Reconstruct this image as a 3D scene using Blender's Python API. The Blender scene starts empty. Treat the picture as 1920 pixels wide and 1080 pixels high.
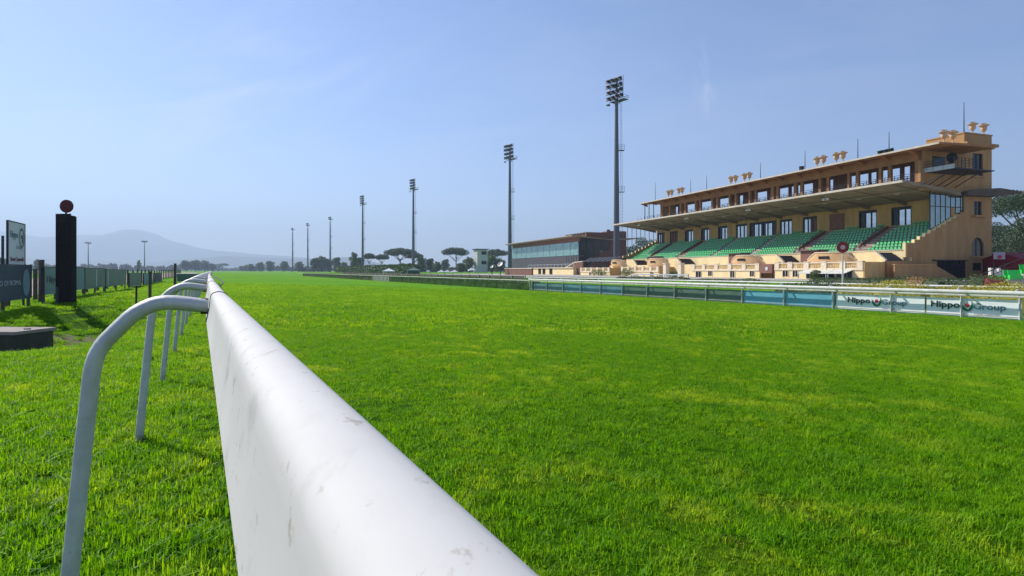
import bpy, math, random
from mathutils import Vector, Matrix, noise as mnoise
R = math.radians
random.seed(7)
C = bpy.context.scene.collection
sc = bpy.context.scene
# ------------------------------------------------------------------ camera
F, U0, V0, HC = 1080.0, 960.0, 507.0, 1.32          # focal length in px of the 1920 px wide photograph
cam = bpy.data.cameras.new('camera'); camo = bpy.data.objects.new('camera', cam); C.objects.link(camo)
cam.sensor_width = 36; cam.lens = 36 * F / 1920
cam.shift_y = (V0 - 540) / 1920
camo.location = (0, 0, HC); camo.rotation_euler = (R(90), 0, 0)
cam.clip_start = .02; cam.clip_end = 20000
sc.camera = camo
# ------------------------------------------------------------------ sky and sun
SUN_EL, SUN_AZ = 40.0, 145.0         # azimuth counter-clockwise from +X: the sun stands to the left and a little ahead
sd = Vector((math.cos(R(SUN_AZ)) * math.cos(R(SUN_EL)), math.sin(R(SUN_AZ)) * math.cos(R(SUN_EL)), math.sin(R(SUN_EL))))
w = bpy.data.worlds.new('World'); sc.world = w; w.use_nodes = True
nt = w.node_tree; N = nt.nodes; L = nt.links
bg = N['Background']; bg.inputs['Strength'].default_value = .094
sky = N.new('ShaderNodeTexSky'); sky.sky_type = 'NISHITA'; sky.sun_disc = False
sky.sun_elevation = R(SUN_EL); sky.sun_rotation = math.atan2(sd.x, sd.y)
sky.air_density = 1.0; sky.dust_density = .25; sky.ozone_density = 3.0
tc = N.new('ShaderNodeTexCoord')
def wisp(d, scale, nscale, strength, rot=(0, 0, 0)):
    d = Vector(d).normalized()
    sub = N.new('ShaderNodeVectorMath'); sub.operation = 'SUBTRACT'; L.new(tc.outputs['Generated'], sub.inputs[0]); sub.inputs[1].default_value = d
    mp = N.new('ShaderNodeMapping'); L.new(sub.outputs[0], mp.inputs[0]); mp.inputs['Rotation'].default_value = rot; 
    ml = N.new('ShaderNodeVectorMath'); ml.operation = 'MULTIPLY'; L.new(mp.outputs[0], ml.inputs[0]); ml.inputs[1].default_value = scale
    ln = N.new('ShaderNodeVectorMath'); ln.operation = 'LENGTH'; L.new(ml.outputs[0], ln.inputs[0])
    fall = N.new('ShaderNodeMapRange'); fall.interpolation_type = 'SMOOTHSTEP'; L.new(ln.outputs['Value'], fall.inputs[0])
    fall.inputs[1].default_value = 0; fall.inputs[2].default_value = 1; fall.inputs[3].default_value = 1; fall.inputs[4].default_value = 0
    m2 = N.new('ShaderNodeMapping'); L.new(mp.outputs[0], m2.inputs[0]); m2.inputs['Scale'].default_value = nscale
    nz = N.new('ShaderNodeTexNoise'); L.new(m2.outputs[0], nz.inputs['Vector']); nz.inputs['Scale'].default_value = 1; nz.inputs['Detail'].default_value = 7; nz.inputs['Roughness'].default_value = .62; nz.inputs['Distortion'].default_value = .6
    rm = N.new('ShaderNodeMapRange'); rm.interpolation_type = 'SMOOTHSTEP'; L.new(nz.outputs['Fac'], rm.inputs[0]); rm.inputs[1].default_value = .42; rm.inputs[2].default_value = .72; rm.inputs[4].default_value = strength
    mu = N.new('ShaderNodeMath'); mu.operation = 'MULTIPLY'; L.new(fall.outputs[0], mu.inputs[0]); L.new(rm.outputs[0], mu.inputs[1])
    return mu.outputs[0]
def dirpx(u, v): return ((u - U0) / F, 1, (V0 - v) / F)
parts = [wisp(dirpx(420, 160), (1.6, 1.6, 7), (2.2, 2.2, 16), .36, (0, R(22), 0)),
         wisp(dirpx(1500, 120), (1.2, 1.2, 4), (2, 2, 9), .10, (0, R(-8), 0)),
         wisp(dirpx(1322, 150), (42, 6, 12), (36, 7, 16), .36, (0, R(15), 0)),
         wisp(dirpx(900, 230), (.9, .9, 5), (1.6, 1.6, 12), .12, (0, R(6), 0))]
acc = parts[0]
for p in parts[1:]:
    ad = N.new('ShaderNodeMath'); ad.operation = 'ADD'; ad.use_clamp = True; L.new(acc, ad.inputs[0]); L.new(p, ad.inputs[1]); acc = ad.outputs[0]
mx = N.new('ShaderNodeMix'); mx.data_type = 'RGBA'; L.new(acc, mx.inputs[0]); tint = N.new('ShaderNodeMix'); tint.data_type = 'RGBA'; tint.blend_type = 'MULTIPLY'; tint.inputs[0].default_value = 1; tint.inputs[7].default_value = (.95, .955, 1.11, 1); L.new(sky.outputs[0], tint.inputs[6])
L.new(tint.outputs[2], mx.inputs[6]); mx.inputs[7].default_value = (6.6, 6.9, 8.0, 1)
L.new(mx.outputs[2], bg.inputs['Color'])
sun = bpy.data.lights.new('sun', 'SUN'); suno = bpy.data.objects.new('sun', sun); C.objects.link(suno)
sun.energy = 4.6; sun.angle = R(.53); sun.color = (1, .95, .86)
suno.rotation_euler = sd.to_track_quat('Z', 'Y').to_euler(); suno.location = (-60, 20, 90)
sc.view_settings.view_transform = 'Standard'; sc.view_settings.look = 'None'; sc.view_settings.gamma = 1
sc.view_settings.exposure = 0.56
sc.cycles.max_bounces = 8; sc.cycles.transparent_max_bounces = 12

# ------------------------------------------------------------------ frames
T1 = math.atan(560 / F); CT, ST = math.cos(T1), math.sin(T1)           # the track: local x = s across, local y = t along
T2 = math.atan(373 / F); CS, SS = math.cos(T2), math.sin(T2)           # the stands: local x = b away from the track, local y = a along
OX, OY = 50.35, 75.0
D0 = OX * CS + OY * SS; A0 = -SS * OX + CS * OY
def tk(s, t, z=0): return Vector((s * CT - t * ST, s * ST + t * CT, z))
def st_of(x, y): return (x * CT + y * ST, -x * ST + y * CT)
def t_of_u(u, s):
    k = (u - U0) / F; Y = s / (k * CT + ST); return (Y - s * ST) / CT
def Yd(b, u): return (D0 + b) / (CS * (u - U0) / F + SS)
def a_of(u, b):
    Y = Yd(b, u); return (-SS * (u - U0) / F + CS) * Y - A0
def z_of(u, v, b): return HC + (V0 - v) / F * Yd(b, u)
def end_bz(u, v, a=0.0):
    k = (u - U0) / F; Y = (a + A0) / (CS - SS * k); return ((CS * k + SS) * Y - D0, HC + (V0 - v) / F * Y)
def at(u, Y, v=None, z=None):
    return Vector(((u - U0) / F * Y, Y, HC + (V0 - v) / F * Y if v is not None else z))

# ------------------------------------------------------------------ materials
def mat(name, col, col2=None, scale=3.0, rough=.7, bump=0.0, bscale=None, metallic=0.0, spec=.5, streak=None, trans=None, mixlo=.35, mixhi=.7, coord='Object'):
    m = bpy.data.materials.new(name); m.use_nodes = True; n = m.node_tree.nodes; l = m.node_tree.links
    b = n['Principled BSDF']; b.inputs['Roughness'].default_value = rough; b.inputs['Metallic'].default_value = metallic; b.inputs['Specular IOR Level'].default_value = spec
    tcn = n.new('ShaderNodeTexCoord'); src = tcn.outputs['Object']
    if coord == 'World':
        g = n.new('ShaderNodeNewGeometry'); src = g.outputs['Position']
    mp = n.new('ShaderNodeMapping'); l.new(src, mp.inputs[0])
    if streak: mp.inputs['Scale'].default_value = streak
    nz = n.new('ShaderNodeTexNoise'); l.new(mp.outputs[0], nz.inputs['Vector']); nz.inputs['Scale'].default_value = scale; nz.inputs['Detail'].default_value = 6; nz.inputs['Roughness'].default_value = .6
    rp = n.new('ShaderNodeMapRange'); l.new(nz.outputs['Fac'], rp.inputs[0]); rp.inputs[1].default_value = mixlo; rp.inputs[2].default_value = mixhi
    mi = n.new('ShaderNodeMix'); mi.data_type = 'RGBA'; l.new(rp.outputs[0], mi.inputs[0])
    c2 = col2 or tuple(c * .78 for c in col)
    mi.inputs[6].default_value = (*col, 1); mi.inputs[7].default_value = (*c2, 1)
    l.new(mi.outputs[2], b.inputs['Base Color'])
    if bump:
        n2 = n.new('ShaderNodeTexNoise'); l.new(src, n2.inputs['Vector']); n2.inputs['Scale'].default_value = bscale or scale * 8; n2.inputs['Detail'].default_value = 4
        bp = n.new('ShaderNodeBump'); l.new(n2.outputs['Fac'], bp.inputs['Height']); bp.inputs['Strength'].default_value = bump; bp.inputs['Distance'].default_value = .02
        l.new(bp.outputs[0], b.inputs['Normal'])
    if trans:
        tr = n.new('ShaderNodeBsdfTranslucent'); mc = n.new('ShaderNodeMix'); mc.data_type = 'RGBA'; mc.blend_type = 'MULTIPLY'; mc.inputs[0].default_value = 1
        l.new(mi.outputs[2], mc.inputs[6]); mc.inputs[7].default_value = (1.9, 1.7, .5, 1); l.new(mc.outputs[2], tr.inputs['Color'])
        ms = n.new('ShaderNodeMixShader'); ms.inputs[0].default_value = trans; l.new(b.outputs[0], ms.inputs[1]); l.new(tr.outputs[0], ms.inputs[2]); l.new(ms.outputs[0], n['Material Output'].inputs['Surface'])
    return m
def glassy(name, col, rough=.06, met=0.0, bmp=.04):
    m = mat(name, col, tuple(c * .7 for c in col), .8, rough, bmp, .6, met, 1.0); return m
M = {}
M['rail'] = mat('weathered_white_plastic', (.62, .605, .575), (.50, .485, .46), 1.8, .78, 0, 55, spec=.2, streak=(1, 1, 1.3), mixlo=.40, mixhi=.9)
def flecks(m, col, scale, lo, hi, streak, zdirt=False):
    n = m.node_tree.nodes; l = m.node_tree.links; b = n['Principled BSDF']; src = b.inputs['Base Color'].links[0].from_socket
    t_ = n.new('ShaderNodeTexCoord'); mp = n.new('ShaderNodeMapping'); l.new(t_.outputs['Object'], mp.inputs[0]); mp.inputs['Scale'].default_value = streak; mp.inputs['Rotation'].default_value = (0, 0, -R(28))
    z = n.new('ShaderNodeTexNoise'); l.new(mp.outputs[0], z.inputs['Vector']); z.inputs['Scale'].default_value = scale; z.inputs['Detail'].default_value = 8; z.inputs['Roughness'].default_value = .7
    rp = n.new('ShaderNodeMapRange'); rp.interpolation_type = 'SMOOTHSTEP'; l.new(z.outputs['Fac'], rp.inputs[0]); rp.inputs[1].default_value = lo; rp.inputs[2].default_value = hi; f = rp.outputs[0]
    if zdirt:
        g = n.new('ShaderNodeNewGeometry'); sp = n.new('ShaderNodeSeparateXYZ'); l.new(g.outputs['Position'], sp.inputs[0]); q = n.new('ShaderNodeMapRange'); l.new(sp.outputs['Z'], q.inputs[0]); q.inputs[1].default_value = .0; q.inputs[2].default_value = .22; q.inputs[3].default_value = 1; q.inputs[4].default_value = 0
        a = n.new('ShaderNodeMath'); a.operation = 'MULTIPLY_ADD'; a.use_clamp = True; l.new(q.outputs[0], a.inputs[0]); l.new(z.outputs['Fac'], a.inputs[1]); l.new(f, a.inputs[2]); f = a.outputs[0]
    mi = n.new('ShaderNodeMix'); mi.data_type = 'RGBA'; l.new(f, mi.inputs[0]); l.new(src, mi.inputs[6]); mi.inputs[7].default_value = (*col, 1); l.new(mi.outputs[2], b.inputs['Base Color'])
flecks(M['rail'], (.46, .445, .42), 9, .55, .72, (1, .45, 1)); flecks(M['rail'], (.42, .39, .34), 45, .585, .68, (1, .5, 1))
M['post'] = mat('galvanised_painted_steel', (.60, .60, .565), (.44, .44, .42), 9, .55, .1, 40, .1)
M['white'] = mat('white_paint', (.66, .65, .60), (.46, .45, .38), 2.5, .5, .05)
flecks(M['post'], (.16, .11, .07), 26, .66, .78, (1, 1, .6), True)
M['dark'] = mat('dark_steel', (.022, .025, .03), (.04, .04, .05), 4, .5, 0, metallic=.3)
M['mast'] = mat('dark_galvanised_mast', (.11, .12, .135), (.075, .08, .095), 2.5, .5, metallic=.4)
M['black'] = mat('black_boards', (.009, .009, .011), (.018, .017, .018), 5, .75, .3, 20, spec=.25, streak=(3, 3, .4))
M['rubber'] = mat('black_rubber', (.02, .02, .022), None, 5, .6)
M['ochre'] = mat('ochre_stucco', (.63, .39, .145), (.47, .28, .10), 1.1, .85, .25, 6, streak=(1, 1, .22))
M['urn'] = mat('weathered_terracotta', (.66, .46, .28), (.48, .30, .17), 3, .8)
M['shade'] = mat('shaded_ochre_stucco', (.45, .255, .098), (.33, .18, .07), .9, .85, .25, 6, streak=(1, 1, .2))  # ochre stucco darkened: shade on the unlit end walls put into the colour
M['cream'] = mat('cream_stucco', (.88, .70, .38), (.74, .56, .29), 1.1, .8, .2, 8)
M['stone'] = mat('pale_stone_coping', (.82, .70, .52), (.62, .51, .37), 2.5, .8, .2, 14)
M['conc'] = mat('aged_concrete', (.42, .38, .34), (.27, .24, .21), 1.6, .9, .3, 14)
M['dcan'] = mat('shaded_canopy_concrete', (.12, .09, .065), (.08, .06, .045), .8, .9)  # canopy concrete darkened to paint in the shade under the rear wing
M['dconc'] = mat('shaded_dark_concrete', (.07, .07, .055), (.04, .045, .03), 5, .95, .4, 20)  # concrete with the shadow on the drain box body put into its colour
M['lid'] = mat('sunlit_slab', (.34, .29, .26), (.24, .20, .18), 4, .95, .3, 20)
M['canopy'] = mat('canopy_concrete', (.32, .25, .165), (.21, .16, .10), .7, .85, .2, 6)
M['edge'] = mat('canopy_edge_white', (.60, .54, .45), (.45, .39, .32), 1.2, .8)
M['gallery'] = mat('gallery_orange_wood', (.38, .17, .055), (.26, .11, .038), .8, .75, .1)
M['aisle'] = mat('brownish_stair', (.34, .21, .14), (.24, .13, .09), 2, .9)
M['bay'] = mat('light_ochre_stucco', (.70, .44, .22), (.56, .34, .16), .8, .85, .2, 8)
M['brick'] = mat('red_brick', (.19, .088, .052), (.13, .058, .036), 1.4, .9, .3, 10)
M['brown'] = mat('brown_tiles', (.26, .12, .085), (.18, .08, .06), 2.2, .8)
M['darkroof'] = mat('dark_slate_steps', (.06, .052, .05), (.10, .085, .08), 5, .85)
M['seat'] = mat('green_plastic_seat', (.065, .47, .14), (.10, .53, .20), 3, .32, spec=.7)
M['seatdark'] = M['seat']
M['glass'] = glassy('sky_reflecting_glass', (.55, .62, .66), .05, .85)
M['clear'] = glassy('screen_glass', (.20, .26, .28), .08, .7)
M['dglass'] = mat('dark_glass', (.012, .015, .018), (.02, .022, .025), .8, .12, spec=.25)
M['tglass'] = glassy('teal_tinted_glass', (.26, .44, .42), .14, .35)
M['pgrey'] = mat('dark_grey_cladding', (.055, .052, .066), (.04, .038, .05), .6, .7)
M['red'] = mat('red_paint', (.32, .012, .02), (.24, .01, .015), 3, .5)
M['dred'] = mat('dark_red_paint', (.10, .006, .010), (.07, .005, .008), 3, .7)
M['redtent'] = mat('red_canvas', (.30, .008, .025), (.16, .006, .02), 2, .7)
M['pink'] = mat('pale_pink_paint', (.72, .5, .52), None, 3, .5)
M['teal'] = mat('teal_vinyl', (.10, .22, .22), (.07, .17, .18), 1.2, .5, .15, 3)
M['tealb'] = mat('blue_teal_vinyl', (.11, .26, .31), (.07, .19, .24), 1.2, .5, .15, 3)
M['dgreen'] = mat('dull_green_vinyl', (.09, .16, .12), (.065, .12, .09), 1.2, .5, .15, 3)
M['blue'] = mat('sky_blue_vinyl', (.15, .44, .56), (.11, .35, .46), 1.2, .45, .15, 3)
M['wvinyl'] = mat('white_vinyl', (.86, .89, .88), (.78, .83, .83), .8, .45, .12, 3)
M['navy'] = mat('navy_board', (.028, .05, .085), (.02, .036, .065), 1.5, .6)
M['signw'] = mat('grey_white_sign', (.85, .82, .82), (.76, .73, .73), 1.5, .6)
M['lgrey'] = mat('light_grey_print', (.45, .50, .52), None, 3, .5)
M['lav'] = mat('lavender_print', (.30, .26, .36), None, 3, .6)
M['txt'] = mat('dark_green_print', (.012, .045, .04), None, 3, .5)
M['txtb'] = mat('blue_grey_print', (.16, .27, .32), None, 3, .5)
M['txtr'] = mat('maroon_print', (.25, .10, .11), None, 3, .5)
M['txtg'] = mat('green_print', (.02, .16, .08), None, 3, .5)
M['ball'] = mat('crimson_print', (.55, .02, .04), None, 3, .5)
M['wood'] = mat('grey_weathered_wood', (.12, .095, .075), (.07, .055, .045), 6, .9, .3, 30, streak=(4, 4, .4))
M['bark'] = mat('tree_bark', (.11, .075, .05), (.06, .04, .03), 4, .95, .4, 12)
def leafm(name, a, b, tr=.25): return mat(name, a, b, .55, .6, trans=tr, mixlo=.3, mixhi=.7)
M['pine'] = leafm('pine_needles', (.030, .062, .024), (.052, .088, .030), .15)
M['leaf'] = leafm('broad_leaves', (.050, .10, .022), (.085, .14, .035))
M['olive'] = leafm('olive_leaves', (.075, .11, .035), (.11, .14, .05))
M['hedge'] = leafm('laurel_leaves', (.032, .092, .008), (.075, .18, .015), .3)
M['privet'] = leafm('dark_privet', (.03, .065, .018), (.06, .10, .03))
M['yellow'] = leafm('golden_privet', (.32, .28, .015), (.42, .38, .03), .2)
M['flower'] = leafm('red_flowers', (.28, .012, .02), (.05, .09, .02), .2)
M['dryp'] = leafm('dry_bronze_shrub', (.35, .20, .09), (.25, .17, .06), .2)
M['wood_far'] = leafm('distant_woodland', (.040, .065, .035), (.065, .095, .045), .1)

# ------------------------------------------------------------------ mesh helpers
class MB:
    def __init__(s): s.v = []; s.f = []; s.m = []; s.cm = 0
    def mi(s, i): s.cm = i; return s
    def add(s, vs, fs):
        o = len(s.v); s.v.extend([tuple(p) for p in vs]); s.f.extend([tuple(o + i for i in f) for f in fs]); s.m.extend([s.cm] * len(fs)); return s
    def box(s, x0, x1, y0, y1, z0, z1):
        x0, x1 = min(x0, x1), max(x0, x1); y0, y1 = min(y0, y1), max(y0, y1); z0, z1 = min(z0, z1), max(z0, z1)
        vs = [(x, y, z) for z in (z0, z1) for y in (y0, y1) for x in (x0, x1)]
        return s.add(vs, [(0, 2, 3, 1), (4, 5, 7, 6), (0, 1, 5, 4), (2, 6, 7, 3), (0, 4, 6, 2), (1, 3, 7, 5)])
    def prism_x(s, poly, x0, x1):      # poly in (y, z)
        n = len(poly); vs = [(x0, y, z) for y, z in poly] + [(x1, y, z) for y, z in poly]
        return s.add(vs, [tuple(range(n))[::-1], tuple(range(n, 2 * n))] + [(i, (i + 1) % n, n + (i + 1) % n, n + i) for i in range(n)])
    def prism_y(s, poly, y0, y1):      # poly in (x, z)
        n = len(poly); vs = [(x, y0, z) for x, z in poly] + [(x, y1, z) for x, z in poly]
        return s.add(vs, [tuple(range(n)), tuple(range(n, 2 * n))[::-1]] + [(i, n + i, n + (i + 1) % n, (i + 1) % n) for i in range(n)])
    def prism_z(s, poly, z0, z1):
        n = len(poly); vs = [(x, y, z0) for x, y in poly] + [(x, y, z1) for x, y in poly]
        return s.add(vs, [tuple(range(n))[::-1], tuple(range(n, 2 * n))] + [(i, (i + 1) % n, n + (i + 1) % n, n + i) for i in range(n)])
    def tube(s, pts, r, n=8, r2=None, caps=True, up=(0, 0, 1)):
        # r: radius or list; r2: radius across 'side' if the section is oval
        pts = [Vector(p) for p in pts]; k = len(pts); rs = r if isinstance(r, (list, tuple)) else [r] * k; vs = []
        for i, p in enumerate(pts):
            d = (pts[min(i + 1, k - 1)] - pts[max(i - 1, 0)]).normalized()
            upv = Vector(up)
            if abs(d.dot(upv)) > .98: upv = Vector((0, 1, 0)) if abs(d.y) < .9 else Vector((1, 0, 0))
            a = d.cross(upv).normalized(); b = a.cross(d).normalized()
            ra = rs[i]; rb = r2 if r2 else ra
            for j in range(n):
                t = 2 * math.pi * j / n; vs.append(p + a * (ra * math.cos(t)) + b * (rb * math.sin(t)))
        fs = [(i * n + j, i * n + (j + 1) % n, (i + 1) * n + (j + 1) % n, (i + 1) * n + j) for i in range(k - 1) for j in range(n)]
        if caps: fs += [tuple(range(n))[::-1], tuple(range((k - 1) * n, k * n))]
        return s.add(vs, fs)
    def lathe(s, prof, c=(0, 0, 0), n=14):
        vs = [(c[0] + r * math.cos(2 * math.pi * j / n), c[1] + r * math.sin(2 * math.pi * j / n), c[2] + z) for r, z in prof for j in range(n)]
        k = len(prof)
        fs = [(i * n + j, i * n + (j + 1) % n, (i + 1) * n + (j + 1) % n, (i + 1) * n + j) for i in range(k - 1) for j in range(n)]
        fs += [tuple(range(n))[::-1], tuple(range((k - 1) * n, k * n))]
        return s.add(vs, fs)
    def bar(s, p, q, w, h=None):
        return s.tube([p, q], w / 2 * 1.414, 4, None) if h is None else s.tube([p, q], w / 2, 4, h / 2)
    def leaf(s, p, size, d=None):
        a = Vector((random.gauss(0, 1), random.gauss(0, 1), random.gauss(0, 1))).normalized()
        b = a.orthogonal().normalized(); c = a.cross(b)
        t = random.random() * 6.28; b, c = b * math.cos(t) + c * math.sin(t), c * math.cos(t) - b * math.sin(t)
        b = b * size * .5; c = c * size * .32; p = Vector(p)
        return s.add([p - b, p + c, p + b, p - c], [(0, 1, 2, 3)])
    def obj(s, name, mats, parent=None, smooth=False, loc=None, rotz=None):
        me = bpy.data.meshes.new(name); me.from_pydata(s.v, [], s.f)
        if not isinstance(mats, (list, tuple)): mats = [mats]
        for m_ in mats: me.materials.append(m_)
        if any(s.m): me.polygons.foreach_set('material_index', s.m)
        if smooth:
            me.polygons.foreach_set('use_smooth', [True] * len(s.f))
            if hasattr(me, 'set_sharp_from_angle'): me.set_sharp_from_angle(angle=R(40))
        me.update()
        o = bpy.data.objects.new(name, me); C.objects.link(o)
        if parent: o.parent = parent
        if loc is not None: o.location = loc
        if rotz is not None: o.rotation_euler = (0, 0, rotz)
        return o
def tag(o, label=None, cat=None, group=None, kind=None):
    if label: o['label'] = label
    if cat: o['category'] = cat
    if group: o['group'] = group
    if kind: o['kind'] = kind
    return o
def thing(name, label, cat, loc=(0, 0, 0), rotz=0, group=None):
    o = bpy.data.objects.new(name, None); C.objects.link(o); o.location = loc; o.rotation_euler = (0, 0, rotz); o.empty_display_size = .5
    return tag(o, label, cat, group)
def kids(o): return [c for c in bpy.data.objects if c.parent == o]
def dup(root, loc, rotz=None, label=None, scale=None):
    r = root.copy(); C.objects.link(r); r.location = loc
    if rotz is not None: r.rotation_euler = (0, 0, rotz)
    if label: r['label'] = label
    if scale: r.scale = (scale,) * 3 if not isinstance(scale, tuple) else scale
    for ch in kids(root):
        c = ch.copy(); C.objects.link(c); c.parent = r
        for g in kids(ch):
            d = g.copy(); C.objects.link(d); d.parent = c
    return r
def text_obj(s, name, m, parent, org, xax, yax, width, height, depth=.006, bold=0.0):
    cu = bpy.data.curves.new(name, 'FONT'); cu.body = s; cu.extrude = depth; cu.offset = bold; cu.resolution_u = 3
    o = bpy.data.objects.new(name, cu); C.objects.link(o)
    me = bpy.data.meshes.new_from_object(o, depsgraph=None) if False else None
    dg = bpy.context.evaluated_depsgraph_get(); dg.update()
    me = bpy.data.meshes.new_from_object(o.evaluated_get(dg))
    C.objects.unlink(o); bpy.data.objects.remove(o)
    xs = [v.co.x for v in me.vertices]; ys = [v.co.y for v in me.vertices]
    x0, x1, y0, y1 = min(xs), max(xs), min(ys), max(ys)
    xa, ya = Vector(xax), Vector(yax); na = xa.cross(ya)
    for v in me.vertices:
        p = v.co.copy()
        v.co = Vector(org) + xa * ((p.x - x0) / (x1 - x0) * width) + ya * ((p.y - y0) / (y1 - y0) * height) + na * p.z
    me.materials.clear(); me.materials.append(m); me.name = name
    r = bpy.data.objects.new(name, me); C.objects.link(r)
    if parent: r.parent = parent
    return r
def disc(mb, c, xax, yax, rx, ry, n=20, inner=0.0, a0=0, a1=360, off=0.0, taper=None):
    c, xa, ya = Vector(c), Vector(xax), Vector(yax); na = xa.cross(ya); vs = []; k = n + 1
    for i in range(k):
        f = i / n; t = R(a0 + (a1 - a0) * f); inn = inner
        if taper: inn = 1 - (1 - inner) * math.sin(math.pi * f) ** .7 * 1.0 - .02
        for q in (1, inn): vs.append(c + xa * (rx * q * math.cos(t)) + ya * (ry * q * math.sin(t)) + na * off)
    mb.add(vs, [(2 * i, 2 * i + 2, 2 * i + 3, 2 * i + 1) for i in range(n)])

# ------------------------------------------------------------------ ground
DITCH = [(-7.5, 12.4), (-4.4, 13.0), (-3.3, 14.2), (-2.9, 16), (-2.8, 18.5), (-3.0, 23), (-3.4, 27)]
def sstep(a, b, x):
    t = max(0, min(1, (x - a) / (b - a))); return t * t * (3 - 2 * t)
def ditch(s, t):
    best = 99; fr = 0
    for i in range(len(DITCH) - 1):
        (x0, y0), (x1, y1) = DITCH[i], DITCH[i + 1]; dx, dy = x1 - x0, y1 - y0
        q = max(0, min(1, ((s - x0) * dx + (t - y0) * dy) / (dx * dx + dy * dy)))
        d = math.hypot(s - x0 - q * dx, t - y0 - q * dy)
        if d < best: best = d; fr = (i + q) / (len(DITCH) - 1)
    return -.72 * math.exp(-(best / 1.2) ** 2) * (1 - sstep(.72, 1, fr)) 
def gz_st(s, t):
    if s < 0:
        z = .06 * sstep(-1.5, -5, s) + (.15 * math.exp(-((s + 4.7) / .75) ** 2) * sstep(13.5, 16, t) * (1 - sstep(30, 45, t)) if -8 < s < -2 else 0) + (ditch(s, t) if -12 < s < 0 and 9 < t < 30 else 0)
    elif s < 31.9: z = -.03 * s
    else: z = -.957 + sstep(33, 58, s) * 1.05
    far = sstep(300, 600, t)
    return z * (1 - far) + far * (-.3)
def gz(x, y): return gz_st(*st_of(x, y))
def brk(segs):
    out = []
    for a, b, st in segs:
        x = a
        while x < b - 1e-6: out.append(x); x += st
    out.append(segs[-1][1]); return out
ss_ = brk([(-8200, -1000, 1200), (-1000, -200, 200), (-200, -20, 30), (-20, -8, 2), (-8, 0, .25), (0, 32, 2), (32, 60, 1.5), (60, 200, 35), (200, 1000, 200), (1000, 8200, 1200)])
tt_ = brk([(-60, 0, 10), (0, 10, 2), (10, 26, .3), (26, 60, 4), (60, 600, 20), (600, 1000, 100), (1000, 8200, 900)])
vs = [tk(s, t, gz_st(s, t) + (.025 * mnoise.noise(Vector((s * .9, t * .9, 0))) if -9 < s < -.6 and 3 < t < 26 else 0)) for t in tt_ for s in ss_]
nn = len(ss_)
gb = MB().add(vs, [(j * nn + i, j * nn + i + 1, (j + 1) * nn + i + 1, (j + 1) * nn + i) for j in range(len(tt_) - 1) for i in range(nn - 1)])
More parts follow.
